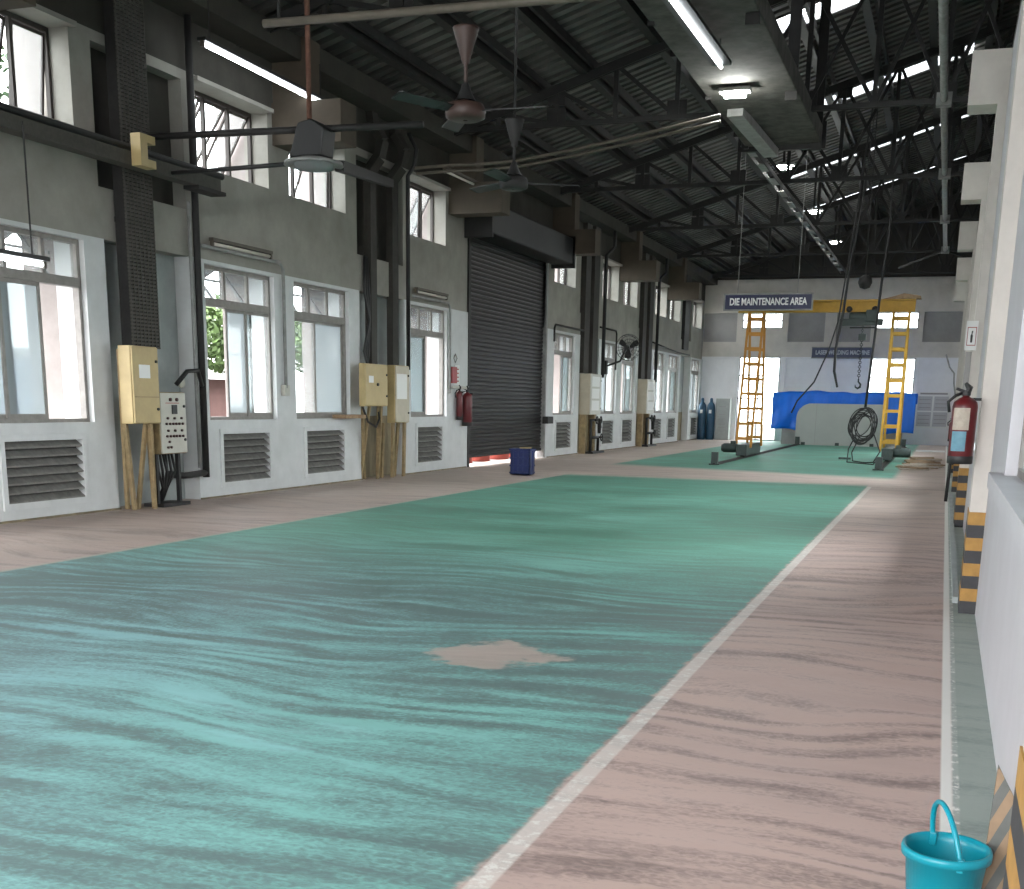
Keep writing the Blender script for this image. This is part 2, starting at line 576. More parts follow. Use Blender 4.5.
def wall_x(mb, xf, xb, y0, y1, z0, z1, holes):
    """a wall across X (front xf, back xb) with rectangular holes (ya,yb,za,zb)"""
    ys = sorted({y0, y1, *[h[0] for h in holes], *[h[1] for h in holes]})
    zs = sorted({z0, z1, *[h[2] for h in holes], *[h[3] for h in holes]})
    ys = [y for y in ys if y0 <= y <= y1]
    zs = [z for z in zs if z0 <= z <= z1]
    solid = lambda i, k: 0 <= i < len(ys) - 1 and 0 <= k < len(zs) - 1 and not any(
        h[0] <= (ys[i] + ys[i + 1]) / 2 <= h[1] and h[2] <= (zs[k] + zs[k + 1]) / 2 <= h[3] for h in holes)
    for i in range(len(ys) - 1):
        for k in range(len(zs) - 1):
            if not solid(i, k):
                continue
            a, b, c, d = ys[i], ys[i + 1], zs[k], zs[k + 1]
            mb.quad((xf, a, c), (xf, b, c), (xf, b, d), (xf, a, d))
            mb.quad((xb, a, c), (xb, a, d), (xb, b, d), (xb, b, c))
            if not solid(i - 1, k): mb.quad((xf, a, c), (xf, a, d), (xb, a, d), (xb, a, c))
            if not solid(i + 1, k): mb.quad((xf, b, c), (xb, b, c), (xb, b, d), (xf, b, d))
            if not solid(i, k - 1): mb.quad((xf, a, c), (xb, a, c), (xb, b, c), (xf, b, c))
            if not solid(i, k + 1): mb.quad((xf, a, d), (xf, b, d), (xb, b, d), (xb, a, d))
    return mb


def swap(mb):
    for i, v in enumerate(mb.v):
        mb.v[i] = Vector((v.y, v.x, v.z))
    mb.f = [tuple(reversed(f)) for f in mb.f]
    return mb


# ------------------------------------------------------------------ the hall: layout
LX, RX, YB = -11.0, .37, 57.0
BAY = 7.6
SILL, TOP, TRAN = 1.22, 3.58, 3.03
USILL, UTOP = 4.98, 6.15
rec = [(6.5, 8.5), (14.1, 16.1), (21.7, 23.8), (36.85, 39.0), (44.5, 46.6), (52.1, 54.2)]
wins = [(1.25, 3.3), (3.97, 6.02), (8.85, 10.9), (11.62, 13.68), (16.45, 18.5), (19.17, 21.25), (24.1, 26.1), (34.2, 36.3),
        (39.35, 41.4), (42.05, 44.1), (46.95, 49.0), (49.65, 51.7), (54.5, 56.5)]
DOOR = (27.55, 33.4, 0, 5.62)
roof_z = lambda x: 7.35 + .3 * (x + 11)

# floor and yard
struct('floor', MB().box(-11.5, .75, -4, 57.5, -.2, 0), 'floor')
struct('ground_outside', MB().box(-70, -11.5, -30, 110, -.3, -.06).box(.75, 60, -30, 110, -.3, -.06)
       .box(-11.5, .75, -30, -4, -.3, -.06).box(-11.5, .75, 57.5, 110, -.3, -.06), 'ground')

# left wall: white dado below, dingy plaster above
lo = [(a, b, SILL, TOP) for a, b in wins] + [(a + .28, b - .28, .2, 1.03) for a, b in wins] + \
     [(a, b, 0, 3.64) for a, b in rec] + [(27.4, 33.55, 0, 3.64)]
mb = wall_x(MB(), -10.96, -11.45, -4, 57, 0, 3.64, lo)
wall = struct('wall_left', mb, 'dado')
up = [(a, b, USILL, UTOP) for a, b in wins] + [(a, b, 4.31, 6.1) for a, b in rec] + [(DOOR[0], DOOR[1], 3.64, DOOR[3])]
struct('wall_left_upper', wall_x(MB(), -11.0, -11.45, -4, 57, 3.64, 6.24, up), 'plaster')
struct('wall_left_eaves', MB().box(-11.45, -11.0, -4, 57, 6.24, 7.36), 'niche')  # darkness under the eaves put into the colour of this band
mb = MB()
for a, b in rec:
    mb.box(-11.44, -11.25, a - .01, b + .01, 0, 3.64)
struct('wall_left_recess', mb, 'recess')
mb = MB()
for a, b in rec[2:]:
    mb.box(-11.25, -11.235, a - .01, b + .01, 0, 1.25)
struct('trim_6', mb, 'stain')
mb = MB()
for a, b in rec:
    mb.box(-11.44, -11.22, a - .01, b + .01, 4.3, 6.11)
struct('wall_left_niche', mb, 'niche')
# eaves beam along the top of the left wall
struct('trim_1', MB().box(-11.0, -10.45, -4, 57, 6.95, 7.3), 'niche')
# window hoods
mb = MB()
for a, b in wins:
    mb.box(-11.0, -10.9, a - .06, b + .06, UTOP, UTOP + .06)
struct('trim_2', mb, 'plaster')

# back wall with recessed panels
cells = [(-11.0, -9.45), (-7.13, -5.5), (-5.0, -3.5), (-1.29, .3)]
bw = [(-9.22, -7.38, 5.03, 5.72), (-3.3, -1.5, 5.0, 5.72), (-9.25, -7.38, .0, 3.78), (-3.43, -1.47, 1.3, 3.76)]
bp = [(a, b, 4.44, 5.72) for a, b in cells] + [(a, b, 1.9, 3.72) for a, b in cells]
struct('wall_back', swap(wall_x(MB(), 57.0, 57.35, -11.45, .62, 0, 3.78, bw + bp)), 'backwhite_lit')
struct('wall_back_upper', swap(wall_x(MB(), 57.0, 57.35, -11.45, .62, 3.78, 7.17, bw + bp)), 'beige')
mb = MB()
for a, b in cells:
    mb.box(a - .02, b + .02, 57.14, 57.3, 4.42, 5.74)
struct('wall_back_panel', mb, 'rpanel')
mb = MB()
for a, b in cells:
    mb.box(a - .02, b + .02, 57.10, 57.3, 1.88, 3.74)
struct('wall_back_panel_lower', mb, 'backwhite_lit')
mb = MB()
mb.prism([(-11.5, 7.17), (2.6, 7.17), (2.6, roof_z(2.6)), (-11.5, roof_z(-11.5))], 'y', 57.05, 57.25)
struct('wall_gable', mb, 'clad')

# right wall, pillars, corbel heads
pil = [2.5 + 7.57 * k for k in range(7)]
rw = []
for p in pil[:-1]:
    rw += [(p + 1.9, p + 5.35, 1.2, 3.9)]
struct('wall_right', wall_x(MB(), RX, .62, -4, 57, 0, 6.1, rw), 'rwall')
mb = MB()
for a, b, *_ in rw:
    mb.box(.29, .6, a - .3, b + .36, 1.12, 1.212)
struct('trim_3', mb, 'rwall')
for k, (a, b, *_) in enumerate(rw):
    wr = thing('window_%d' % (50 + k), (.5, (a + b) / 2, 1.2), '', 'window', kind='structure')
    del wr['label'], wr['category']
    f = MB().box(.44, .5, a, a + .06, 1.2, 3.9).box(.44, .5, b - .06, b, 1.2, 3.9).box(.44, .5, a + .06, b - .06, 1.2, 1.26).box(.44, .5, a + .06, b - .06, 3.84, 3.9)
    f.box(.44, .5, (a + b) / 2 - .03, (a + b) / 2 + .03, 1.26, 3.84).box(.44, .5, a + .06, b - .06, 2.9, 2.96)
    part('window_frame', f, 'alu', wr)
    part('pane', MB().box(.465, .471, a + .06, b - .06, 1.26, 3.84), 'milky' if k == 0 else 'glass', wr)
struct('wall_right_light_block', MB().box(2.4, 2.6, -4, 57, 6.1, 11.4).box(.37, 2.6, -4, 57, 6.1, 6.25), 'clad')  # added wall and slab, unseen: keep sky light off the upper hall
for k, p in enumerate(pil):
    c = struct('pillar', MB().box(.25, .62, p, p + .5, 0, 6.08), 'beige')
    struct('corbel_head', MB().box(-.11, .25, p, p + .55, 5.43, 6.08), 'beige', c)
    struct('hazard_band', MB().box(.244, .40, p - .006, p + .506, 0, .81), 'hazard', c)
mb = MB()
for a, b in zip([-4] + [r_[1] for r_ in rec], [r_[0] for r_ in rec] + [57]):
    if a < 27 < b or a == 23.8:
        mb.box(-10.96, -10.93, 23.8, 27.3, 0, .025).box(-10.96, -10.93, 33.7, 36.8, 0, .025)
    else:
        mb.box(-10.96, -10.93, a, b, 0, .025)
struct('baseboard_left', mb, 'stain')
# left corbel heads between the paired windows
for k in range(7):
    y = 3.45 + 7.6 * k
    mb = MB().box(-11.0, -9.72, y, y + .55, 5.68, 6.33)
    mb.box(-11.0, -10.35, y + .05, y + .5, 6.33, 7.3)
    c = struct('pier_head', mb, 'corbel')

# rear wall behind the photographer, with a doorway widened to light the near floor
struct('wall_rear', swap(wall_x(MB(), -4.0, -4.3, -11.45, .62, 0, 11.0, [(-10.8, .2, 0, 5.6)])), 'dado')

# roof: trapezoid sheeting rising to the right, with translucent strips
strips = [(20.1, 21.0), (27.4, 28.35), (34.7, 35.6), (42.0, 42.85), (49.2, 50.0)]


def sheet(mb, x0, x1, y0, y1, pitch=.38, depth=.17):
    ys = []
    n = max(1, round((y1 - y0) / pitch))
    p = (y1 - y0) / n
    for i in range(n):
        b = y0 + i * p
        ys += [(b, 0), (b + p * .5, 0), (b + p * .58, depth), (b + p * .92, depth)]
    ys.append((y1, 0))
    base = len(mb.v)
    for y, d in ys:
        mb.v += [Vector((x0, y, roof_z(x0) + d)), Vector((x1, y, roof_z(x1) + d))]
    for i in range(len(ys) - 1):
        a = base + 2 * i
        mb.f.append((a, a + 1, a + 3, a + 2))


mb = MB()
yy = -4.0
for a, b in strips:
    sheet(mb, -11.9, 2.6, yy, a)
    sheet(mb, -11.9, -6.0, a, b)
    sheet(mb, -.2, 2.6, a, b)
    yy = b
sheet(mb, -11.9, 2.6, yy, 57.4)
struct('ceiling', mb, 'roof')
words = ['nearest and widest', 'second nearest', 'middle', 'second farthest', 'farthest']
for k, (a, b) in enumerate(strips):
    mb = MB()
    sheet(mb, -6.0, -.2, a + .02, b - .02, .31, .05)
    single('skylight_sheet', mb, 'skysheet', 'translucent white roof strip across the slope, %s of the five from the camera' % words[k],
           'skylight', 'skylight strips in the roof')


# ------------------------------------------------------------------ windows of the left wall
def lower_window(n, y0, y1, state):
    w = y1 - y0
    x = -11.14
    r = thing('window_%d' % n, (x, (y0 + y1) / 2, SILL), 'lower window', 'window', kind='structure')
    del r['label'], r['category']
    f = MB().box(x, x + .1, y0, y0 + .06, SILL, TOP).box(x, x + .1, y1 - .06, y1, SILL, TOP)
    f.box(x, x + .1, y0 + .06, y1 - .06, SILL, SILL + .05).box(x, x + .1, y0 + .06, y1 - .06, TOP - .06, TOP)
    f.box(x - .01, x + .12, y0 + .06, y1 - .06, TRAN - .06, TRAN + .06)
    for k in (1, 2):
        yy = y0 + w * k / 3
        f.box(x + .01, x + .09, yy - .03, yy + .03, TRAN + .06, TOP - .06)
    part('window_frame', f, 'alu', r)
    for k in range(3):
        a, b = y0 + w * k / 3 + .035, y0 + w * (k + 1) / 3 - .035
        part('transom_pane', MB().box(x + .045, x + .052, a, b, TRAN + .06, TOP - .06), 'glass', r)
    h0, h1 = SILL + .05, TRAN - .06
    for k, (a, b, gl) in enumerate(state):
        xs = x + .02 + .035 * k
        a, b = y0 + w * a, y0 + w * b
        s = MB().box(xs, xs + .03, a, a + .05, h0, h1).box(xs, xs + .03, b - .05, b, h0, h1)
        s.box(xs, xs + .03, a + .05, b - .05, h0, h0 + .06).box(xs, xs + .03, a + .05, b - .05, h1 - .05, h1)
        so = part('sliding_sash', s, 'alu', r)
        part('pane', MB().box(xs + .012, xs + .018, a + .05, b - .05, h0 + .06, h1 - .05), gl, so)
    return r


def upper_window(n, y0, y1, tilt):
    w = y1 - y0
    x = -11.36
    r = thing('window_%d' % n, (x, (y0 + y1) / 2, USILL), 'upper window', 'window', kind='structure')
    del r['label'], r['category']
    f = MB().box(x, x + .06, y0, y0 + .05, USILL, UTOP).box(x, x + .06, y1 - .05, y1, USILL, UTOP)
    f.box(x, x + .06, y0 + .05, y1 - .05, USILL, USILL + .04).box(x, x + .06, y0 + .05, y1 - .05, UTOP - .06, UTOP)
    for k in (1, 2):
        yy = y0 + w * k / 3
        f.box(x, x + .06, yy - .028, yy + .028, USILL + .04, UTOP - .06)
    part('window_frame', f, 'dframe', r)
    H = UTOP - USILL - .12
    for k in range(3):
        a, b = y0 + w * k / 3 + .04, y0 + w * (k + 1) / 3 - .04
        t = tilt[k]
        top = Vector((x + .02, 0, UTOP - .07))
        d = Vector((-math.sin(t), 0, -math.cos(t)))
        nn = Vector((math.cos(t), 0, -math.sin(t)))
        s = MB()
        Y = Vector((0, 1, 0))
        for yy in (a + .02, b - .02):
            s.bar(top + Y * yy, top + Y * yy + d * H, .04, .03, nn)
        s.bar(top + Y * (a + .04) + d * .02, top + Y * (b - .04) + d * .02, .03, .04, d)
        s.bar(top + Y * (a + .04) + d * (H - .02), top + Y * (b - .04) + d * (H - .02), .03, .04, d)
        so = part('top_hung_sash', s, 'dframe', r)
        p0, p1 = top + Y * (a + .04) + d * .04, top + Y * (b - .04) + d * .04
        p2, p3 = p1 + d * (H - .08), p0 + d * (H - .08)
        e = nn * .005
        g = MB().quad(p0, p1, p2, p3).quad(p0 + e, p3 + e, p2 + e, p1 + e)
        part('pane', g, 'glass', so)
    return r


S_open = [(0, .36, 'milky'), (.30, .66, 'milky')]
states = {0: [(0, .5, 'glass'), (.5, 1, 'glass')]}
sash = [states[0], states[0], states[0], [(0, .36, 'milky'), (.26, .62, 'milky')], [(.36, .74, 'milky'), (.62, 1, 'glass')],
        [(.42, .98, 'milky'), (0, .44, 'glass')], [(0, .48, 'milky'), (.04, .5, 'glass')], [(.5, .9, 'milky'), (.55, 1, 'glass')],
        [(.1, .55, 'milky'), (.5, 1, 'glass')], [(.4, .9, 'milky'), (.5, 1, 'glass')], [(.2, .7, 'milky'), (.5, 1, 'glass')],
        [(.45, .95, 'milky'), (.5, 1, 'glass')], [(.3, .8, 'milky'), (.5, 1, 'glass')]]
for i, (a, b) in enumerate(wins):
    lower_window(i + 1, a, b, sash[i])
    t = [(.5, .5, .5), (.02, .5, .02), (.3, .02, .5), (.5, .45, .02)][i % 4]
    if i in (2, 3): t = (.3, .26, .1)
    if i == 4: t = (.5, .62, .55)
    if i == 5: t = (.3, .35, .02)
    upper_window(i + 1 + len(wins), a, b, t)

# louvred vents under the windows
vent_lab = ['left of the first recess, nearest the camera', 'left half of the bay after the big cable column', 'beside the paired cream cabinets on their near side',
            'between the paired cream cabinets and the shutter', 'just past the roller shutter', 'under the window behind the tall pale cabinet',
            'under the wall fan', 'behind the second tall pale cabinet', 'fourth past the roller shutter, under the white pier', 'last one, next to the back wall']
vi = 0
for i, (a, b) in enumerate(wins):
    if i < 3:
        continue
    a, b = a + .28, b - .28
    r = thing('louvre_vent', (-11.0, (a + b) / 2, .2), 'grey louvred wall vent, ' + vent_lab[vi], 'vent', 'louvred vents low in the left wall')
    vi += 1
    f = MB().box(-11.0, -10.93, a - .05, a + .03, .15, 1.08).box(-11.0, -10.93, b - .03, b + .05, .15, 1.08)
    f.box(-11.0, -10.93, a + .03, b - .03, .15, .23).box(-11.0, -10.93, a + .03, b - .03, 1.0, 1.08)
    part('vent_frame', f, 'dado', r)
    s = MB()
    for k in range(7):
        z = .225 + k * .113
        s.prism([(-10.945, z), (-10.945, z + .022), (-11.04, z + .092), (-11.04, z + .07)], 'y', a + .03, b - .03)
    part('glare_block_plate', MB().box(-11.075, -11.065, a, b, .2, 1.03), 'steel', r)  # dark plate added to block outside glare between the slats
    part('slats', s, 'louvre', r)

# outside: fins and sunshades between the windows, yard fence, shed, trees
mb = MB()
for a, b in wins:
    mb.box(-12.0, -11.45, b + .02, b + .16, -.06, 6.4)
struct('trim_4', mb, 'extwall')
mb = MB()
for a, b in wins:
    mb.prism([(-11.45, 4.05), (-11.45, 4.1), (-12.35, 3.62), (-12.35, 3.57)], 'y', a - .1, b + .02)
    for yy in (a + .1, (a + b) / 2, b - .1):
        mb.bar((-11.45, yy, 3.42), (-12.3, yy, 3.56), .04, .04)
        mb.bar((-11.47, yy, 3.1), (-11.95, yy, 3.7), .04, .04)
struct('trim_5', mb, 'sheet')


# ------------------------------------------------------------------ roller shutter
d1 = thing('door_1', (-11.1, 30.5, 0), '', 'door', kind='structure')
del d1['label'], d1['category']
mb = MB()
y0, y1 = 27.55, 33.4
prof = []
z = .27
base = 0
while z < 5.45:
    prof += [(-11.08, z), (-11.045, z + .03), (-11.045, z + .065), (-11.08, z + .09)]
    z += .105
for i, (x, zz) in enumerate(prof):
    mb.v += [Vector((x, y0, zz)), Vector((x, y1, zz))]
for i in range(len(prof) - 1):
    mb.f.append((2 * i, 2 * i + 1, 2 * i + 3, 2 * i + 2))
part('shutter_curtain', mb, 'shutter', d1)
part('bottom_rail', MB().box(-11.11, -11.03, y0, y1, .21, .28), 'steel', d1)
part('guide_rail', MB().box(-11.16, -10.95, y0 - .12, y0, 0, 5.5), 'steel', d1)
part('guide_rail', MB().box(-11.16, -10.95, y1, y1 + .1, 0, 5.5), 'greysteel', d1)
hb = part('shutter_box', MB().box(-11.0, -10.35, y0 - .25, y1 + .45, 5.4, 6.1), 'shbox', d1, bevel=.04)
part('end_bracket', MB().box(-11.0, -10.3, y0 - .33, y0 - .25, 5.3, 6.15), 'steel', d1)
part('end_bracket', MB().box(-11.0, -10.3, y1 + .45, y1 + .53, 5.3, 6.15), 'steel', d1)
single('lock_box', MB().box(-10.95, -10.78, 33.2, 33.72, .98, 1.18), 'steel', 'dark lock box low on the far edge of the roller shutter', 'lock box', bevel=.01)

# ------------------------------------------------------------------ roof steel
TY = [17.7, 25.3, 32.9, 40.5, 48.1, 55.7]
ZB = 7.2
nodes = [-10.9, -9.46, -8.19, -6.92, -5.65, -4.38, -3.11, -1.84, -.57, .7, 1.97]


def make_truss(y):
    r = thing('roof_truss', (-5, y, ZB), '', 'roof truss', 'roof trusses')
    tc = lambda x: Vector((x, y, roof_z(x) - .33))
    bc = lambda x: Vector((x, y, ZB))
    for s in (-.05, .05):
        o = Vector((0, s, 0))
    t = MB()
    for s in (-.05, .05):
        o = Vector((0, s, 0))
        t.bar(tc(-11.2) + o, tc(2.4) + o, .035, .17)
    part('top_chord', t, 'steel', r)
    t = MB()
    for s in (-.05, .05):
        o = Vector((0, s, 0))
        t.bar(bc(-11.0) + o, bc(2.3) + o, .03, .09)
    part('bottom_chord', t, 'steel', r)
    for i, x in enumerate(nodes):
        if i > 0 and x < 2:
            part('web_post', MB().bar(bc(x), tc(x), .09, .07, (0, 1, 0)), 'steel', r)
        if 1 < i < len(nodes) - 1:
            xn = nodes[i - 1] if i < 8 else nodes[i + 1]
            part('web_diagonal', MB().bar(bc(x), tc(xn), .08, .06, (0, 1, 0)), 'steel', r)
        if 5 <= i <= 9:
            xn = nodes[i + 1] if i < 8 else nodes[i - 1]
            part('web_diagonal', MB().bar(bc(x), tc(xn), .07, .06, (0, 1, 0)), 'steel', r)
        if i % 2 == 0 and i > 0:
            part('gusset_plate', MB().box(x - .2, x + .2, y - .012, y + .012, ZB - .05, ZB + .32), 'steel', r)
            zt = roof_z(x) - .33
            part('gusset_plate', MB().box(x - .18, x + .18, y - .012, y + .012, zt - .3, zt + .02), 'steel', r)
    return r


tw = ['nearest to the camera, only its left end in view', 'second from the camera', 'third from the camera', 'fourth from the camera',
      'fifth from the camera', 'farthest, close to the gable']
tr0 = make_truss(TY[0])
tr0['label'] = 'sooty steel roof truss, ' + tw[0]
for k in range(1, 6):
    dup(tr0, (0, TY[k] - TY[0], 0), 'sooty steel roof truss, ' + tw[k])

px = [-9.9, -8.65, -7.6, -6.12, -4.85, -3.6, -2.35, -1.1, .15, 1.4]
pw_ = ['lowest, beside the left eaves', 'second up from the left eaves', 'third up from the left eaves', 'fourth up from the left eaves', 'fifth, just left of the overhead duct',
       'sixth, above the overhead duct', 'seventh, just right of the overhead duct', 'third from the right wall', 'second from the right, above the right wall', 'highest one at the right']
for k, x in enumerate(px):
    z = roof_z(x) - .02
    y0, y1 = 14.0, 57.0
    mb = MB().box(x - .012, x + .012, y0, y1, z - .22, z).box(x - .09, x + .09, y0, y1, z - .235, z - .22)
    mb.box(x + .15, x + .22, y0, y1, z - .13, z + .02)
    single('purlin', mb, 'steel', 'long dark roof purlin running down the hall, ' + pw_[k], 'purlin', 'roof purlins')

r = thing('tie_pipe', (-.58, 10, 7.22), 'long grey pipe under the roof near the right wall, tying the trusses together', 'pipe')
part('pipe', MB().tube([(-.58, 12, 7.22), (-.58, 48.3, 7.22)], .07, 10), 'greysteel', r, True)
for y in TY[:5]:
    part('clamp', MB().box(-.72, -.44, y - .1, y + .1, 7.1, 7.33), 'greysteel', r)
for s in (-1, 1):
    part('end_brace', MB().bar((-.58, 48.2, 7.22), (-.58 + s * 1.6, 49.2, 6.75), .06, .06), 'steel', r)

# duct with its hangers, lamp fittings and tray
r = thing('overhead_duct', (-3.8, 20, 7.0), 'wide dusty overhead duct hanging along the middle of the roof', 'duct')
part('duct_body', MB().box(-4.6, -3.0, 9, 27.5, 7.0, 7.35), 'dust', r, bevel=.02)
part('end_flange', MB().box(-4.68, -2.92, 27.44, 27.56, 6.9, 7.42), 'steel', r)
for y in (14, 18.5, 23, 27.4):
    part('hanger', MB().box(-3.2, -3.0, y - .03, y + .03, 6.85, roof_z(-3.1)), 'steel', r)
    part('hanger', MB().box(-4.62, -4.52, y - .03, y + .03, 6.95, roof_z(-4.6)), 'steel', r)
part('outlet_spout', MB().bar((-4.25, 24, 6.95), (-4.0, 27.2, 6.80), .3, .16), 'greysteel', r)
r = thing('cable_tray', (-4.62, 40, 7.1), 'narrow pale cable tray running on from the duct end towards the back wall', 'cable tray')
t = MB().box(-4.74, -4.71, 27.6, 54.0, 7.06, 7.16).box(-4.53, -4.5, 27.6, 54.0, 7.06, 7.16)
part('side_rails', t, 'steel', r)
for k in range(14):
    part('tray_plate', MB().box(-4.71, -4.53, 28 + k * 1.85, 28.9 + k * 1.85, 7.07, 7.09), 'greysteel', r)

lampw = ['largest, below the dusty duct', 'second from the camera, at the duct end', 'third from the camera', 'farthest and smallest, over the gantry']


def floodlight(x, y, z, lab, top):
    r = thing('floodlight', (x, y, z), lab, 'lamp', 'roof floodlights')
    part('housing', MB().box(x - .28, x + .28, y - .12, y + .14, z + .09, z + .16), 'greysteel', r, bevel=.02)
    part('lens', MB().box(x - .18, x + .18, y - .09, y + .09, z + .02, z + .09), 'led', r)
    part('bracket', MB().box(x - .03, x + .03, y - .03, y + .03, z + .15, top), 'steel', r)


for k, (x, y, z, top) in enumerate(((-3.98, 22.35, 6.80, 7.0), (-4.57, 33.4, 7.57, 9.0), (-4.57, 41.0, 7.57, 9.0), (-4.57, 48.6, 7.57, 9.0))):
    floodlight(x, y, z, 'small glaring roof floodlight, ' + lampw[k], top)


def tube_light(name, p, q, lit, label, group, w=.12, hang=None):
    p, q = Vector(p), Vector(q)
    r = thing(name, (p + q) / 2, label, 'tube light', group)
    d = (q - p).normalized()
    up_ = Vector((0, 0, 1))
    part('batten', MB().bar(p + up_ * .06, q + up_ * .06, w, .05), 'black' if lit else 'lightpipe', r)
    part('tube', MB().tube([p + d * .05, q - d * .05], .026, 8), 'tube' if lit else 'tubeoff', r, True)
    for e in (p + d * .02, q - d * .02):
        part('tube_holder', MB().bar(e + Vector((0, 0, -.04)), e + up_ * .04, .05, .05), 'lightpipe', r)
    if hang:
        for e in (p + d * .2, q - d * .2):
            part('hanger', MB().tube([e + up_ * .08, e + up_ * hang], .01, 6), 'steel', r)
    return r


G = 'tube lights'
tube_light('tube_light', (-3.82, 15.2, 6.62), (-3.73, 19.7, 6.62), True, 'bright long tube light under the dusty overhead duct', G, .3, .36)
tube_light('tube_light', (-10.3, 15.62, 6.40), (-10.3, 19.25, 6.37), True, 'bright long tube light high on the left wall above the upper windows', G, .14, .6)
tube_light('tube_light', (-10.0, 10.0, 3.05), (-10.0, 11.78, 3.04), True, 'lit tube light hung low at the left edge of the photo', G, .16, 1.5)
tube_light('tube_light', (-10.88, 16.55, 3.88), (-10.88, 18.3, 3.88), False, 'unlit tube light above the first window past the big cable column', G, .08)
tube_light('tube_light', (-10.88, 24.2, 3.84), (-10.88, 25.9, 3.84), False, 'unlit tube light above the window beside the roller shutter', G, .08)
tube_light('tube_light', (-10.4, 24.6, 6.28), (-10.4, 27.6, 6.30), False, 'unlit pale tube light up under the eaves before the shutter box', G, .1)

# ------------------------------------------------------------------ pipes, cable runs and hanging lamps
P_ = lambda name, pts, rad, m, label, cat, n=8, g=None: single(name, MB().tube(pts, rad, n), m, label, cat, g, smooth=True)
P_('service_pipe', [(-5.95, 10, 4.78), (-1.0, 10, 4.72)], .036, 'lightpipe', 'pale horizontal pipe at the top, carrying the nearer ceiling fan', 'pipe')
P_('service_pipe', [(-11.3, 14.9, 5.07), (-9, 14.9, 5.04), (-6.6, 14.9, 5.0)], .045, 'steel', 'dark horizontal pipe crossing in front of the upper windows behind the pendant lamp', 'pipe')
sag = [(-9.9, 22, 5.86), (-9.2, 22, 5.88), (-8.5, 22, 5.87), (-7.81, 22, 5.90), (-6.8, 22, 6.03), (-5.6, 22, 6.21), (-4.15, 22, 6.46)]
P_('sagging_conduit', sag, .03, 'lightpipe', 'pale sagging conduit rising across the roof to the largest floodlight, upper of the pair', 'conduit')
P_('sagging_conduit', [(x, y + .05, z - .09) for x, y, z in sag], .026, 'lightpipe', 'pale sagging conduit rising to the largest floodlight, lower of the pair', 'conduit')
P_('cable_run', [(-10.55, 14.9, 4.58), (-9.6, 14.92, 4.6), (-8.5, 14.9, 4.62)], .03, 'black', 'thin dark cable running from the big cable column to the pendant lamp', 'cable')
r = thing('cable_beam', (-9.4, 18.5, 4.9), 'thick dark beam running from the pendant lamp back to the second column', 'beam')
part('beam', MB().bar((-7.9, 15.1, 4.6), (-10.7, 22.6, 5.72), .12, .14), 'steel', r)

# rail on the left wall with its clamp block
r = thing('cable_trough', (-10.45, 10, 4.55), 'long dark cable trough along the upper left wall ending at the big column', 'cable trough')
part('trough', MB().box(-10.6, -10.38, 4, 16.1, 4.53, 4.70), 'mesh', r)
part('top_pipe', MB().tube([(-10.42, 4, 4.75), (-10.42, 16.2, 4.75)], .045, 8), 'steel', r, True)
part('end_cap', MB().box(-10.62, -10.36, 15.5, 16.2, 4.48, 4.53), 'steel', r)
single('pipe_clamp', MB().prism([(14.0, 4.52), (14.32, 4.52), (14.32, 4.62), (14.15, 4.62), (14.15, 4.82), (14.32, 4.82), (14.32, 4.92), (14.0, 4.92)], 'x', -10.37, -10.22),
       'cream', 'pale U-shaped clamp block on the cable trough at the big column', 'clamp')

# pendant high bay lamp
lx, ly, lz = -8.12, 14.8, 4.62
r = thing('pendant_lamp', (lx, ly, lz), 'black boxy pendant lamp with round plate hanging on a rusty rod', 'lamp')
part('rod', MB().tube([(lx - .05, ly, lz + .4), (lx - .05, ly, 8.0)], .035, 8), 'rust', r, True)
part('ballast_box', MB().prism([(lx - .27, lz + .03), (lx + .2, lz + .03), (lx + .25, lz + .36), (lx + .06, lz + .48), (lx - .14, lz + .44)], 'y', ly - .17, ly + .17), 'black', r, bevel=.02)
part('reflector_plate', MB().lathe([(.05, .03), (.2, .03), (.38, -.02), (.39, -.06), (.33, -.05), (.05, -.02)], (lx, ly, lz), 28), 'greysteel', r, True)
part('lamp_glass', MB().lathe([(.26, -.04), (.25, -.1), (.1, -.12), (.01, -.12)], (lx, ly, lz), 24), 'milky', r, True)


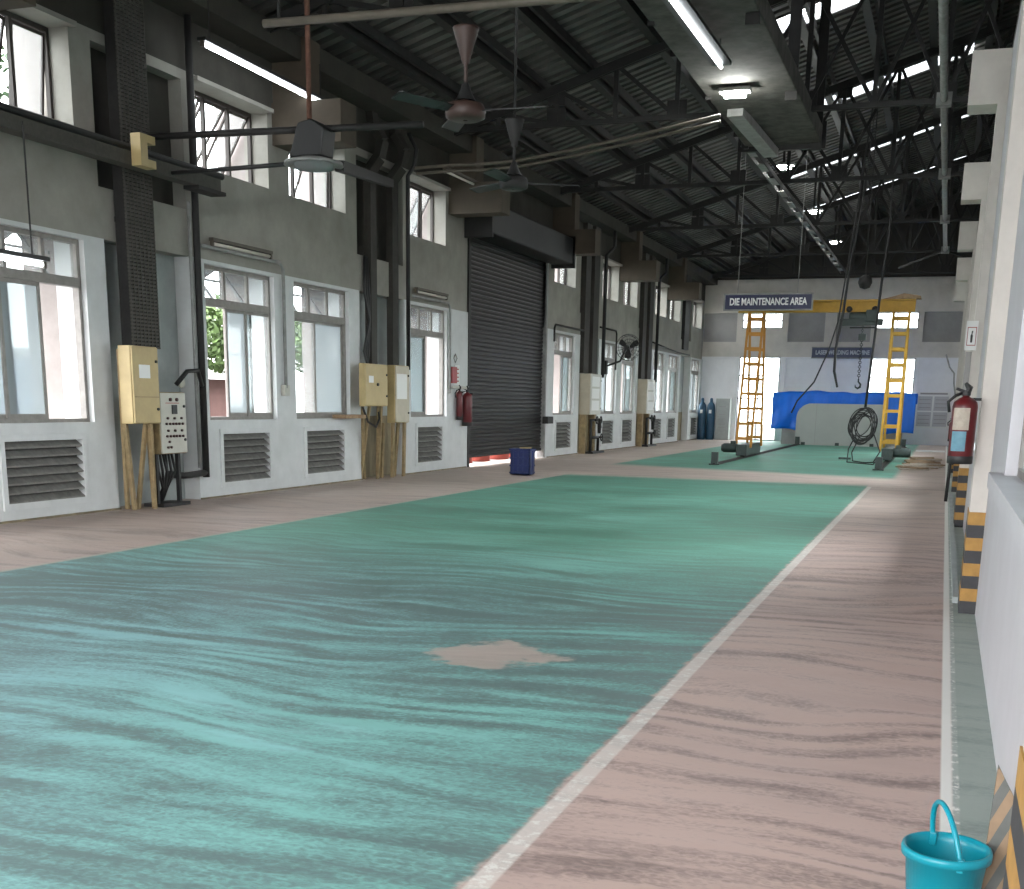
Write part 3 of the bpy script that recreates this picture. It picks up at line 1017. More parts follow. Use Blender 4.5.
# ceiling fans
def ceiling_fan(x, y, zh, ztop, ang, s, label, m):
    r = thing('ceiling_fan', (x, y, zh), label, 'ceiling fan', 'ceiling fans')
    hub = [(.02, -.05), (.12 * s, -.05), (.165 * s, -.03), (.17 * s, .03), (.15 * s, .075), (.06 * s, .10), (.02, .10)]
    part('motor_housing', MB().lathe(hub, (x, y, zh), 28), m, r, True)
    part('down_rod', MB().tube([(x, y, zh + .1), (x, y, ztop)], .017, 8), m, r, True)
    part('top_canopy', MB().lathe([(.025, -.28), (.105, -.02), (.11, .0), (.03, .01)], (x, y, ztop), 20), m, r, True)
    part('lower_canopy', MB().lathe([(.09, .0), (.06, .05), (.025, .14)], (x, y, zh + .1), 20), 'black', r, True)
    for k in range(3):
        a = ang + k * 2 * PI / 3
        u = Vector((math.cos(a), math.sin(a), 0))
        v = Vector((-math.sin(a), math.cos(a), 0))
        b = MB()
        c = Vector((x, y, zh + .02))
        pr = [(.15 * s, .04), (.24 * s, .05), (.3 * s, .065), (.72, .075), (.74, .05)]
        L1 = [c + u * d + v * w + Vector((0, 0, .015)) for d, w in pr]
        L2 = [c + u * d - v * w - Vector((0, 0, .015)) for d, w in pr]
        base = len(b.v)
        e = Vector((0, 0, .008))
        b.v += L1 + L2 + [p + e for p in L1] + [p + e for p in L2]
        n = len(pr)
        for i in range(n - 1):
            b.f += [(i, i + 1, n + i + 1, n + i), (2 * n + i, 3 * n + i, 3 * n + i + 1, 2 * n + i + 1),
                    (i, 2 * n + i, 2 * n + i + 1, i + 1), (n + i, n + i + 1, 3 * n + i + 1, 3 * n + i)]
        part('blade', b, 'black', r)
    return r


ceiling_fan(-4.04, 10.0, 3.94, 4.60, 0.05, 1.0, 'nearer dusty ceiling fan hanging from the pale pipe', 'pinkfan')
ceiling_fan(-4.75, 13.2, 3.93, 4.60, .5, .95, 'farther dark ceiling fan behind the nearer one', 'steel')
P_('fan_hanger', [(-4.75, 13.2, 4.6), (-4.75, 13.2, 9.1)], .014, 'steel', 'thin dark rod carrying the farther ceiling fan', 'rod', 6)
P_('pipe_hanger', [(-2.6, 10, 4.76), (-2.6, 10, 9.8)], .014, 'steel', 'thin rod carrying the pale fan pipe, right one', 'rod', 6, 'pipe hangers')
P_('pipe_hanger', [(-5.8, 10, 4.78), (-5.8, 10, 8.8)], .014, 'steel', 'thin rod carrying the pale fan pipe, left one', 'rod', 6, 'pipe hangers')


# wall fans
def wall_fan(c, rad, n, label, name='wall_fan', yaw=0):
    c = Vector(c)
    rot = Matrix.Rotation(yaw, 3, 'Z')

    def spin(m_):
        m_.v = [c + rot @ (v - c) for v in m_.v]
        return m_

    r = thing(name, c, label, 'fan', 'wall fans')
    cg = MB()
    for k, (rr, dx) in enumerate(((1, 0), (.86, .05), (.62, .08), (.36, .1))):
        cg.ring(c + Vector((dx * rad * 2, 0, 0)), rad * rr, .008, 'x', 32, 5)
    cg.ring(c + Vector((-.1, 0, 0)), rad * .95, .008, 'x', 32, 5)
    for k in range(n):
        a = 2 * PI * k / n
        e = Vector((0, math.cos(a), math.sin(a)))
        cg.tube([c + Vector((.1 * rad * 2, 0, 0)) + e * rad * .1, c + Vector((.08 * rad * 2, 0, 0)) + e * rad * .62, c + e * rad, c + Vector((-.1, 0, 0)) + e * rad * .95, c + Vector((-.16, 0, 0)) + e * rad * .2], .005, 4)
    part('cage', spin(cg), 'black', r, True)
    for k in range(3):
        a = 2 * PI * k / 3 + .4
        e, f_ = Vector((0, math.cos(a), math.sin(a))), Vector((0, -math.sin(a), math.cos(a)))
        b = MB()
        pr = [(.12, .08), (.45, .26), (.75, .3), (.86, .1)]
        for d, w in pr:
            for q in (c + e * rad * d + f_ * rad * w + Vector((.02, 0, 0)), c + e * rad * d - f_ * rad * w * .6 - Vector((.04, 0, 0))):
                b.v += [q, q + Vector((.006, 0, 0))]
        for i in range(3):
            o = 4 * i
            b.f += [(o, o + 2, o + 6, o + 4), (o + 1, o + 5, o + 7, o + 3), (o, o + 4, o + 5, o + 1), (o + 2, o + 3, o + 7, o + 6)]
        part('blade', spin(b), 'steel', r)
    part('motor', spin(MB().lathe([(.02, -.3), (.08, -.28), (.09, -.14), (.05, -.05), (.01, .02)], c, 18, 'x')), 'black', r, True)
    part('bracket', MB().tube([c + rot @ Vector((-.25, 0, 0)), c + Vector((-.30, .1, -.45)), Vector((-10.9, c.y - .45, c.z - .62))], .035, 8), 'steel', r, True)
    part('wall_plate', MB().box(-10.97, -10.9, c.y - .55, c.y - .35, c.z - .9, c.z - .45), 'steel', r)
    return r


wall_fan((-10.3, 40.35, 3.43), .43, 20, 'black caged wall fan with its plate between the windows past the shutter', yaw=-1.0)
wall_fan((-10.0, 10.82, 3.32), .27, 16, 'black fan cage just showing at the left edge of the photo')


# ------------------------------------------------------------------ columns of ducts and cabinets
def bolt(mb, p, r=.02):
    mb.tube([p, Vector(p) + Vector((.02, 0, 0))], r, 8)


# big mesh covered column
r = thing('cable_column', (-10.8, 14.5, 2.2), 'tall dark mesh covered cable column rising from the cream cabinet', 'cable column')
part('column_body', MB().box(-10.96, -10.79, 14.36, 14.97, 2.26, 8.2), 'steel', r)
t = MB()
for k in range(120):
    z = 2.24 + k * .05
    if z < 6.9:
        t.box(-10.79, -10.77, 14.35, 14.98, z, z + .026)
for k in range(8):
    t.box(-10.79, -10.765, 14.36 + k * .085, 14.375 + k * .085, 2.26, 6.9)
part('mesh_cover', t, 'mesh', r)
part('wall_bracket', MB().box(-11.2, -10.96, 14.4, 14.9, 3.9, 3.97), 'steel', r)


def cabinet(name, x0, x1, y0, y1, z0, z1, m, mdoor, label, extra=None, group='electrical cabinets'):
    r = thing(name, ((x0 + x1) / 2, (y0 + y1) / 2, z0), label, 'cabinet', group)
    part('cabinet_body', MB().box(x0, x1 - .025, y0, y1, z0, z1), m, r, bevel=.008)
    d = part('cabinet_door', MB().box(x1 - .025, x1, y0 + .012, y1 - .012, z0 + .012, z1 - .012), mdoor, r, bevel=.008)
    t = MB()
    for z in (z0 + .2, z1 - .2):
        bolt(t, (x1, y1 - .07, z))
    part('lock', t, 'black', d)
    return r, d


def plank_leg(r, a, b, w, m='legw'):
    part('leg', MB().bar(a, b, w, .05, (1, 0, 0)), m, r)


r, d = cabinet('electrical_cabinet', -10.74, -10.52, 13.97, 14.57, 1.2, 2.25, 'cream', 'cream', 'large cream electrical cabinet on splayed legs under the mesh column')
part('paper_label', MB().box(-10.52, -10.515, 14.12, 14.36, 1.82, 2.0), 'paper', d)
part('door_seam', MB().box(-10.52, -10.517, 14.0, 14.54, 1.56, 1.572), 'legw', d)
for a, b in (((-10.74, 14.0, 2.2), (-10.9, 14.2, 0)), ((-10.72, 14.02, 1.2), (-10.72, 14.12, 0)), ((-10.62, 14.34, 1.2), (-10.78, 14.28, 0)),
             ((-10.56, 14.36, 1.2), (-10.62, 14.45, 0)), ((-10.7, 14.5, 1.2), (-10.75, 14.62, 0))):
    plank_leg(r, a, b, .055)

# push button panel
r, d = cabinet('control_panel', -10.85, -10.6, 14.66, 15.3, .76, 1.64, 'legw', 'panelw', 'off-white push button control panel on a dark stand beside the cream cabinet', group='control panels')
X = -10.6


def btn(y, z, s=.018, m='dark', nm='push_button'):
    part(nm, MB().tube([(X, 14.66 + y * .64, .76 + z * .88), (X + .025, 14.66 + y * .64, .76 + z * .88)], s, 8), m, d, True)


for y in (.38, .62): btn(y, .88, .026)
part('meter', MB().box(X, X + .012, 14.94, 15.06, 1.33, 1.46), 'black', d)
part('name_strip', MB().box(X, X + .004, 14.80, 15.12, 1.48, 1.49), 'red2', d)
for z in (.58, .38):
    for y in (.25, .51, .77): btn(y, z)
for z in (.49, .29):
    for y in (.2, .33, .45, .56, .68, .81): btn(y, z)
btn(.28, .20); btn(.22, .11); btn(.34, .11)
for y in (14.7, 15.24):
    part('leg', MB().box(-10.78, -10.72, y - .025, y + .025, 0, .76), 'black', r)
part('stand_base', MB().box(-10.95, -10.6, 14.64, 15.3, 0, .05), 'black', r)
for k in range(6):
    y = 14.8 + k * .07
    part('cable', MB().tube([(-10.8, y, .78), (-10.78, y + .03 * (k % 3), .5), (-10.85, 14.98 + .02 * k, .25), (-11.0, 15.0 + .03 * k, .03)], .02, 6), 'black', r, True)

# riser pipes right of the panel
r = thing('riser_conduit', (-10.9, 16.12, .3), 'pair of tall dark riser conduits on the pier right of the push button panel', 'conduit')
part('riser', MB().tube([(-10.88, 16.16, .35), (-10.88, 16.16, 7.2)], .055, 10), 'steel', r, True)
part('riser', MB().tube([(-10.9, 16.02, .5), (-10.9, 16.02, 4.4)], .028, 8), 'greysteel', r, True)
part('elbow', MB().tube([(-10.88, 16.14, .42), (-10.9, 15.6, .4), (-10.95, 15.25, .44)], .05, 8), 'black', r, True)
part('cable_loop', MB().tube([(-10.85, 16.1, 1.75), (-10.78, 15.9, 1.97), (-10.8, 15.65, 1.95), (-10.9, 15.5, 1.75)], .035, 8), 'black', r, True)
part('bell', MB().lathe([(.01, .04), (.07, .03), (.08, 0), (.02, -.03)], (-10.9, 15.62, 1.78), 16, 'x'), 'panelw', r, True)

# second column: two dark ducts, a black pipe and paired cabinets
r = thing('cable_column', (-10.9, 22.7, 2.2), 'pair of dark vertical ducts with a black pipe above the paired cream cabinets', 'cable column')
for y, w in ((22.25, .26), (23.25, .28)):
    pts = [(-10.98, y, 2.25), (-10.98, y, 5.9), (-10.8, y + .05, 6.15), (-10.72, y + .05, 6.45), (-10.9, y, 6.75), (-10.95, y, 7.1)]
    t = MB()
    for a, b in zip(pts[:-1], pts[1:]):
        t.bar(a, b, w, .14, (1, 0, 0))
    part('duct', t, 'ductgrey', r)
part('pipe', MB().tube([(-10.72, 23.45, 2.2), (-10.72, 23.45, 6.0), (-10.6, 23.5, 6.2), (-10.55, 23.5, 6.5), (-10.7, 23.45, 6.8)], .045, 8), 'black', r, True)
for k in range(3):
    part('cable', MB().tube([(-10.95, 22.0 - .04 * k, 4.3), (-10.9, 22.0 - .1 * k, 3.6), (-10.92, 22.05, 3.1), (-10.85, 21.85 - .1 * k, 2.5), (-10.8, 21.7, 2.2)], .024, 6), 'black', r, True)
r, d = cabinet('electrical_cabinet', -10.74, -10.6, 21.2, 22.2, 1.45, 2.26, 'cream', 'cream', 'square cream cabinet, left of the pair before the shutter')
part('paper_label', MB().box(-10.6, -10.595, 21.35, 21.55, 1.9, 2.03), 'paper', d)
part('handle', MB().lathe([(.03, 0), (.03, .03), (.01, .03)], (-10.6, 21.72, 1.87), 12, 'x'), 'black', d)
part('hanging_cable', MB().tube([(-10.7, 21.25, 1.45), (-10.65, 21.4, 1.15), (-10.65, 21.75, 1.05), (-10.7, 22.0, 1.2), (-10.75, 22.05, 1.45)], .022, 6), 'steel', r, True)
for a, b in (((-10.72, 21.6, 1.45), (-11.0, 21.75, 0)), ((-10.7, 22.1, 1.45), (-10.85, 22.2, 0)), ((-10.72, 22.0, 1.45), (-11.0, 22.5, 0)), ((-10.72, 21.3, 1.45), (-11.05, 22.0, 0))):
    plank_leg(r, a, b, .05)
r, d = cabinet('electrical_cabinet', -10.80, -10.6, 22.57, 23.24, 1.12, 2.27, 'cream', 'cream2', 'narrow pale cream cabinet with a glossy sheet, right of the pair before the shutter')
part('glossy_sheet', MB().box(-10.6, -10.594, 22.62, 23.1, 1.6, 2.1), 'paper', d)
for a, b in (((-10.9, 22.6, 1.12), (-10.95, 22.6, 0)), ((-10.75, 22.75, 1.12), (-10.8, 22.8, 0)), ((-10.8, 23.1, 1.12), (-10.9, 23.1, 0)), ((-10.7, 23.2, 1.12), (-10.75, 23.25, 0))):
    plank_leg(r, a, b, .09)
single('wall_shelf', MB().box(-10.96, -10.66, 20.5, 21.4, 1.22, 1.29), 'wood', 'narrow wooden shelf plank sticking out left of the square cream cabinet', 'shelf', bevel=.01)


def far_column(y, nm, lab1, lab2, lab3):
    r = thing('cable_column', (-10.9, y, 2.4), lab1, 'cable column')
    part('duct', MB().box(-11.1, -10.86, y, y + .55, 2.5, 7.2), 'ductgrey', r)
    part('duct', MB().box(-11.05, -10.8, y + .75, y + 1.35, 2.5, 7.2), 'ductgrey', r)
    part('pipe', MB().tube([(-10.72, y + 1.75, 2.4), (-10.72, y + 1.75, 6.2), (-10.5, y + 1.9, 6.45), (-10.5, y + 1.9, 7.1)], .06, 8), 'black', r, True)
    r, d = cabinet('electrical_cabinet', -10.98, -10.6, y, y + 1.25, 1.22, 2.48, 'cream2', 'panelw', lab2)
    for k in range(3):
        part('wiring_sheet', MB().box(-10.6, -10.594, y + .15, y + 1.0, 1.35 + .37 * k, 1.66 + .37 * k), 'paper', d)
    for yy in (y + .1, y + 1.1):
        part('leg', MB().box(-10.95, -10.75, yy - .1, yy + .1, 0, 1.22), 'legw', r)
    r = thing('valve_set', (-10.7, y + .6, 0), lab3, 'valves', 'valve sets under the pale cabinets')
    t = MB()
    t.tube([(-10.62, y + .2, .05), (-10.62, y + .2, 1.05), (-10.62, y + 1.2, 1.05), (-10.62, y + 1.35, .8)], .05, 8)
    t.tube([(-10.62, y + 1.1, .05), (-10.62, y + 1.1, .5), (-10.62, y + .3, .5)], .05, 8)
    part('pipework', t, 'black', r, True)
    for yy, zz in ((y + .5, 1.05), (y + .95, 1.05), (y + 1.1, .5)):
        part('valve_wheel', MB().ring((-10.5, yy, zz), .11, .02, 'x', 18, 6).tube([(-10.62, yy, zz), (-10.49, yy, zz)], .035, 8), 'steel', r, True)
    part('filter_bowl', MB().tube([(-10.6, y + 1.15, .95), (-10.6, y + 1.15, .62)], [.07, .055], 12), 'steel', r, True)
    part('base_tray', MB().box(-10.95, -10.5, y + .1, y + 1.5, 0, .06), 'black', r)


far_column(36.95, 0, 'dark cable column right after the window past the shutter', 'tall pale cabinet with wiring sheets on its door, nearer of the two past the shutter',
           'dark pipe and valve set below the nearer pale cabinet past the shutter')
far_column(44.6, 0, 'dark cable column right of the black wall fan', 'tall pale cabinet with wiring sheets, farther one right of the wall fan',
           'dark pipe and valve set below the farther pale cabinet')
single('cable_column', MB().box(-11.1, -10.9, 52.3, 53.3, 3.9, 7.2), 'steel', 'last dark cable column high up, close to the back wall', 'cable column')

# surface conduits round the windows
W_ = 'surface conduits on the left wall'
for y, z, y2, lab in ((16.3, 3.82, 18.72, 'thin conduit bent round the top of the first window past the big column'),
                      (24.1, 3.74, 26.14, 'thin conduit bent over the window beside the shutter'),
                      (37.0, 3.78, 34.0, 'thin dark conduit bent over the first window past the shutter'),
                      (38.9, 4.0, 41.0, 'dark conduit dropping to the black wall fan')):
    z2 = 1.75 if y < 30 else 3.3 if y < 38 else 2.7
    P_('surface_conduit', [(-10.9, y, z), (-10.9, y2 + (-.1 if y2 > y else .1), z), (-10.9, y2, z - .1), (-10.9, y2, z2)], .03, 'greysteel' if y < 30 else 'steel', lab, 'conduit', 8, W_)
single('wall_socket', MB().box(-10.96, -10.88, 18.64, 18.82, 1.62, 1.8), 'panelw', 'small white wall socket between the two windows left of the paired cabinets', 'socket', bevel=.01)
P_('surface_conduit', [(-10.9, 46.4, 3.9), (-10.9, 48.5, 3.82), (-10.9, 51.0, 3.72), (-10.9, 53.6, 3.7)], .03, 'steel', 'dark conduit along the top of the windows right of the farther pale cabinet', 'conduit', 8, W_)


# fire point beside the shutter
def extinguisher(x, y, z, rad, h, label, face='y', labels=True, hose_side=-1):
    r = thing('fire_extinguisher', (x, y, z), label, 'fire extinguisher', 'fire extinguishers')
    prof = [(.01, 0), (rad * .9, 0), (rad, .02), (rad, h * .78), (rad * .92, h * .84), (rad * .6, h * .89), (rad * .28, h * .91), (rad * .28, h * .95)]
    part('cylinder', MB().lathe(prof, (x, y, z), 28), 'red', r, True)
    part('base_band', MB().lathe([(rad * .93, -.005), (rad * 1.02, .0), (rad * 1.02, h * .09), (rad, h * .1)], (x, y, z), 28), 'black', r, True)
    part('valve', MB().lathe([(.005, h * .93), (rad * .35, h * .93), (rad * .35, h * .99), (.005, h * 1.0)], (x, y, z), 14), 'black', r)
    part('handle', MB().bar((x + rad * .1, y, z + h * .97), (x - rad * .8, y - rad * .2, z + h * 1.02), .03, .02)
         .tube([(x + .01, y, z + h * .97), (x + .02, y, z + h * 1.03), (x - rad * .15, y, z + h * 1.1)], [.022, .026, .012], 8), 'black', r)
    part('hose', MB().tube([(x - rad * .3, y, z + h * .96), (x - rad * .8, y - rad * .3, z + h * .93), (x - rad * 1.35, y - rad * .3, z + h * .84), (x - rad * 1.2, y - rad * .2, z + h * .7)], .012, 8), 'black', r, True)
    if labels:
        for (a, b, m, t0, t1) in ((.46, .76, 'paper2', -.95, .42), (.17, .44, 'bluelab', -.9, .28)):
            t = MB()
            n = 10
            for i in range(n + 1):
                th = -PI / 2 + t0 + (t1 - t0) * i / n
                for zz in (a, b):
                    t.v.append(Vector((x + (rad + .003) * math.cos(th), y + (rad + .003) * math.sin(th), z + h * zz)))
            for i in range(n):
                t.f.append((2 * i, 2 * i + 2, 2 * i + 3, 2 * i + 1))
            part('label_sticker', t, m, r, True)
    part('wall_hook', MB().box(x, x + rad + .02, y - .012, y + .012, z + h * .86, z + h * .9), 'steel', r)
    return r


extinguisher(.135, 9.98, 1.19, .093, .55, 'large red fire extinguisher with beige and blue labels on the near right pillar')
e = extinguisher(.155, 25.3, .98, .075, .42, 'small red fire extinguisher farther back on the right, partly behind the large one', labels=False)
extinguisher(-10.82, 27.05, 1.0, .12, .85, 'dark red fire extinguisher next to the shutter, right of the pair', labels=False)
r = extinguisher(-10.85, 26.62, 1.15, .075, .72, 'slim red fire extinguisher left of the pair next to the shutter', labels=False)
single('fire_alarm_box', MB().box(-10.96, -10.86, 26.2, 26.5, 1.98, 2.35), 'red2', 'red fire alarm box on the wall above the extinguisher pair', 'alarm box', bevel=.01)
r = thing('fire_notice', (-10.95, 26.75, 1.9), 'narrow white notice right of the red alarm box', 'notice')
part('sheet', MB().box(-10.96, -10.945, 26.55, 26.85, 1.95, 2.4), 'paper', r)
t = MB()
for k in range(4):
    t.box(-10.945, -10.943, 26.6, 26.8, 2.02 + k * .09, 2.05 + k * .09)
part('print', t, 'red2', r)
single('wire_rack', MB().ring((-10.93, 26.55, 2.55), .1, .012, 'x', 4, 4), 'greysteel', 'small empty wire rack above the red alarm box', 'rack')
single('hook_rail', MB().box(-10.96, -10.84, 26.2, 27.2, 1.86, 1.92), 'panelw', 'white hook rail under the alarm box', 'hook rail', bevel=.01)

# crate in front of the shutter
r = thing('plastic_crate', (-8.66, 25.2, 0), 'blue plastic crate standing on the floor in front of the shutter', 'crate')
x0, x1, y0, y1, h = -8.95, -8.50, 24.95, 25.30, .55
t = MB()
t.box(x0, x1, y0, y0 + .02, .02, h).box(x0, x1, y1 - .02, y1, .02, h).box(x0, x0 + .02, y0, y1, .02, h).box(x1 - .02, x1, y0, y1, .02, h).box(x0, x1, y0, y1, .02, .04)
for z in (.05, .2, .36, h - .05):
    t.box(x0 - .015, x1 + .015, y0 - .015, y0, z, z + .03).box(x1, x1 + .015, y0, y1, z, z + .03).box(x0 - .015, x0, y0, y1, z, z + .03)
for k in range(5):
    xx = x0 + .05 + k * .115
    t.box(xx, xx + .02, y0 - .012, y0, .05, h)
part('crate_shell', t, 'bluebin', r)
part('rim', MB().box(x0 - .025, x1 + .025, y0 - .025, y0 + .01, h, h + .03).box(x0 - .025, x1 + .025, y1 - .01, y1 + .025, h, h + .03)
     .box(x0 - .025, x0 + .01, y0, y1, h, h + .03).box(x1 - .01, x1 + .025, y0, y1, h, h + .03), 'bluebin', r)
single('scrap_strip', MB().bar((-8.74, 25.0, .60), (-8.54, 25.15, .60), .10, .02), 'cream', 'yellow scrap strip sticking out of the blue crate', 'scrap')

# drums outside under the shutter
dl = ['nearest the left jamb', 'second from the left jamb', 'third from the left jamb', 'right of the other three']
for k in range(4):
    x, y = -12.2 - .05 * (k % 2), 30.1 + k * 1.45
    t = MB().lathe([(.01, 0), (.3, 0), (.3, .28), (.32, .3), (.3, .32), (.3, .58), (.32, .6), (.3, .62), (.3, .9), (.01, .9)], (x, y, -.06), 24)
    single('oil_drum', t, 'drum', 'faded red drum outside under the raised shutter, ' + dl[k], 'drum', 'red drums outside the shutter', smooth=True)

# ------------------------------------------------------------------ back of the hall
# gas cylinders and locker
for k, (x, lab) in enumerate(((-10.74, 'tall blue gas cylinder in the back left corner, left of the pair'), (-10.33, 'tall blue gas cylinder in the back left corner, right of the pair'))):
    r = thing('gas_cylinder', (x, 56.4, 0), lab, 'gas cylinder', 'gas cylinders')
    part('bottle', MB().lathe([(.01, 0), (.18, 0), (.19, .03), (.19, 1.45), (.17, 1.58), (.1, 1.68), (.05, 1.72)], (x, 56.4, 0), 22), 'gas', r, True)
    part('valve_cap', MB().lathe([(.06, 1.7), (.07, 1.74), (.07, 1.86), (.03, 1.9), (.005, 1.9)], (x, 56.4, 0), 14), 'gas', r, True)
    part('tag', MB().box(x - .06, x + .06, 56.2, 56.208, 1.2, 1.36), 'paper', r)
r = thing('steel_locker', (-9.82, 56.6, 0), 'pale grey locker beside the gas cylinders', 'locker')
part('locker_body', MB().box(-10.12, -9.46, 56.45, 56.95, 0, 1.88), 'cab', r, bevel=.01)
part('locker_door', MB().box(-10.1, -9.48, 56.42, 56.45, .05, 1.84), 'recess', r)
t = MB()
for z in (.55, .7, 1.15, 1.5):
    t.box(-9.95, -9.65, 56.412, 56.42, z, z + .02)
part('vent_slots', t, 'rpanel', r)

# back windows
for n, (a, b, z0, z1, nx, zs_) in enumerate(((-9.22, -7.38, 5.03, 5.72, 2, (5.38,)), (-3.3, -1.5, 5.0, 5.72, 2, (5.38,)),
                                          (-9.25, -7.38, 0, 3.78, 2, (1.9, 2.95)), (-3.43, -1.47, 1.3, 3.76, 2, (2.9,)))):
    r = thing('window_%d' % (40 + n), ((a + b) / 2, 57.1, z0), '', 'window', kind='structure')
    del r['label'], r['category']
    f = MB().box(a, a + .05, 57.1, 57.16, z0, z1).box(b - .05, b, 57.1, 57.16, z0, z1).box(a, b, 57.1, 57.16, z1 - .05, z1).box(a, b, 57.1, 57.16, z0, z0 + .05)
    f.box((a + b) / 2 - .025, (a + b) / 2 + .025, 57.1, 57.16, z0, z1)
    for z in zs_:
        f.box(a, b, 57.1, 57.16, z - .025, z + .025)
    part('window_frame', f, 'greysteel', r)
    part('pane', MB().box(a + .05, b - .05, 57.125, 57.13, z0 + .05, z1 - .05), 'glass', r)

# notice board
r = thing('notice_board', (-.6, 56.95, .75), 'white notice board with framed sheets on the back wall at the right', 'notice board')
part('board', MB().box(-1.3, .13, 56.95, 57.0, .75, 2.3), 'paper', r)
for k in range(2):
    for j in range(2):
        x = -1.22 + k * .68
        z = .82 + j * .68
        s = part('sheet', MB().box(x, x + .6, 56.935, 56.95, z, z + .62), 'rwall', r)
        t = MB()
        for q in range(3):
            t.box(x + .06, x + .54, 56.932, 56.935, z + .12 + q * .17, z + .15 + q * .17)
        part('print', t, 'rpanel', s)
part('header_strip', MB().box(-1.15, .0, 56.93, 56.95, 2.2, 2.27), 'rpanel', r)

# small sign on the back wall
r = thing('wall_sign', (-4.63, 56.9, 3.98), 'narrow faded navy sign reading LASER WELDING MACHINE on the back wall', 'sign')
part('panel', MB().box(-5.98, -3.3, 56.92, 57.0, 3.74, 4.2), 'navy2', r)
part('frame', MB().box(-6.0, -3.28, 56.9, 56.94, 3.72, 3.76).box(-6.0, -3.28, 56.9, 56.94, 4.18, 4.22), 'greysteel', r)
text('lettering', 'LASER WELDING MACHINE', 'white2', .26, Matrix.Translation((-4.64, 56.915, 3.97)) @ FACE_Y, r, 2.35)

# big hanging sign
r = thing('hanging_sign', (-5.14, 36.0, 4.28), 'navy hanging sign with white letters DIE MAINTENANCE AREA', 'sign')
part('panel', MB().box(-6.36, -3.88, 35.98, 36.02, 4.28, 4.72), 'navy', r)
part('frame', MB().box(-6.39, -3.85, 35.97, 36.03, 4.26, 4.30).box(-6.39, -3.85, 35.97, 36.03, 4.70, 4.74).box(-6.39, -6.35, 35.97, 36.03, 4.3, 4.7).box(-3.89, -3.85, 35.97, 36.03, 4.3, 4.7), 'greysteel', r)
text('lettering', 'DIE MAINTENANCE AREA', 'white', .27, Matrix.Translation((-5.12, 35.972, 4.5)) @ FACE_Y, r, 2.2)
for x in (-6.0, -4.3):
    part('suspension_wire', MB().tube([(x, 36, 4.73), (x, 36, roof_z(x))], .008, 5), 'greysteel', r)

# gantry crane
gy, gx = 38.8, (-5.83, -1.53)
r = thing('gantry_crane', (-3.7, gy, 0), 'yellow gantry crane with ladder-like A-frame legs', 'gantry crane')
t = MB().box(-6.4, -1.15, gy - .13, gy + .13, 4.72, 4.76).box(-6.4, -1.15, gy - .13, gy + .13, 4.40, 4.44).box(-6.4, -1.15, gy - .03, gy + .03, 4.44, 4.72)
part('top_beam', t, 'yellow', r)
part('beam_end_cover', MB().prism([(-2.1, 4.76), (-1.0, 4.76), (-1.02, 4.84), (-1.5, 4.92), (-1.7, 4.86)], 'y', gy - .2, gy + .2), 'wood', r)
for x in gx:
    m = 'orange' if x < -4 else 'yellow'
    for s in (-1, 1):
        yb = gy + s * 1.15
        yt = gy + s * .12
        zb = .32
        zt = 4.4
        L = part('leg', MB().bar((x - .225, yb, zb), (x - .225, yt, zt), .07, .07, (1, 0, 0)).bar((x + .225, yb, zb), (x + .225, yt, zt), .07, .07, (1, 0, 0)), m, r)
        for k in range(9):
            q = (k + .6) / 9
            y = yb + (yt - yb) * q
            z = zb + (zt - zb) * q
            part('rung', MB().bar((x - .19, y, z), (x + .19, y, z), .05, .09, (0, 0, 1)), m, L)
    c = part('end_carriage', MB().box(x - .16, x + .16, gy - 1.5, gy + 1.5, .08, .42), 'machine', r, bevel=.02)
    for s in (-1, 1):
        part('wheel', MB().lathe([(.01, -.05), (.13, -.05), (.13, .05), (.01, .05)], (x, gy + s * 1.2, .14), 18, 'x'), 'steel', c, True)
    sx = -1 if x < -4 else 1
    part('drive_motor', MB().lathe([(.01, 0), (.13, 0), (.14, .1), (.14, .42), (.1, .5), (.01, .5)] if sx > 0 else [(.01, 0), (.13, 0), (.14, -.1), (.14, -.42), (.1, -.5), (.01, -.5)],
         (x + sx * .16, gy - 1.2, .3), 18, 'x'), 'machine', c, True)
    part('terminal_box', MB().box(x + sx * .3 - .08, x + sx * .3 + .08, gy - 1.28, gy - 1.1, .42, .52), 'machine', c)
for x, w in ((gx[0], 'left'), (gx[1], 'right')):
    single('crane_rail', MB().box(x - .04, x + .04, 32.7, 52.5, 0, .05).box(x - .1, x + .1, 32.7, 52.5, 0, .012), 'steel', 'flat dark %s floor rail of the gantry crane' % w, 'rail', 'gantry rails')
    for y, far in ((32.8, 'near'), (52.3, 'far')):
        single('rail_stop', MB().box(x - .09, x + .09, y - .06, y + .06, .012, .34).box(x - .14, x + .14, y - .1, y + .1, 0, .03), 'machine',
               'short dark post at the %s end of the %s floor rail' % (far, w), 'rail stop', 'rail stops')

# hoist under the beam
r = thing('chain_hoist', (-2.65, gy, 3.5), 'dark electric hoist with chain and hook under the gantry beam', 'hoist')
part('trolley', MB().box(-3.3, -2.05, gy - .18, gy - .10, 4.02, 4.2).box(-3.3, -2.05, gy + .1, gy + .18, 4.02, 4.2), 'machine', r)
part('motor_body', MB().lathe([(.01, -.42), (.14, -.42), (.17, -.36), (.17, .3), (.12, .4), (.01, .4)], (-2.62, gy, 4.24), 20, 'x'), 'machine', r, True)
part('gearbox', MB().box(-2.55, -2.2, gy - .2, gy + .2, 4.1, 4.46), 'machine', r, bevel=.03)
part('track_wheels', MB().lathe([(.01, -.05), (.09, -.05), (.09, .05), (.01, .05)], (-3.05, gy - .09, 4.48), 14, 'y').lathe([(.01, -.05), (.09, -.05), (.09, .05), (.01, .05)], (-2.3, gy - .09, 4.48), 14, 'y'), 'steel', r, True)
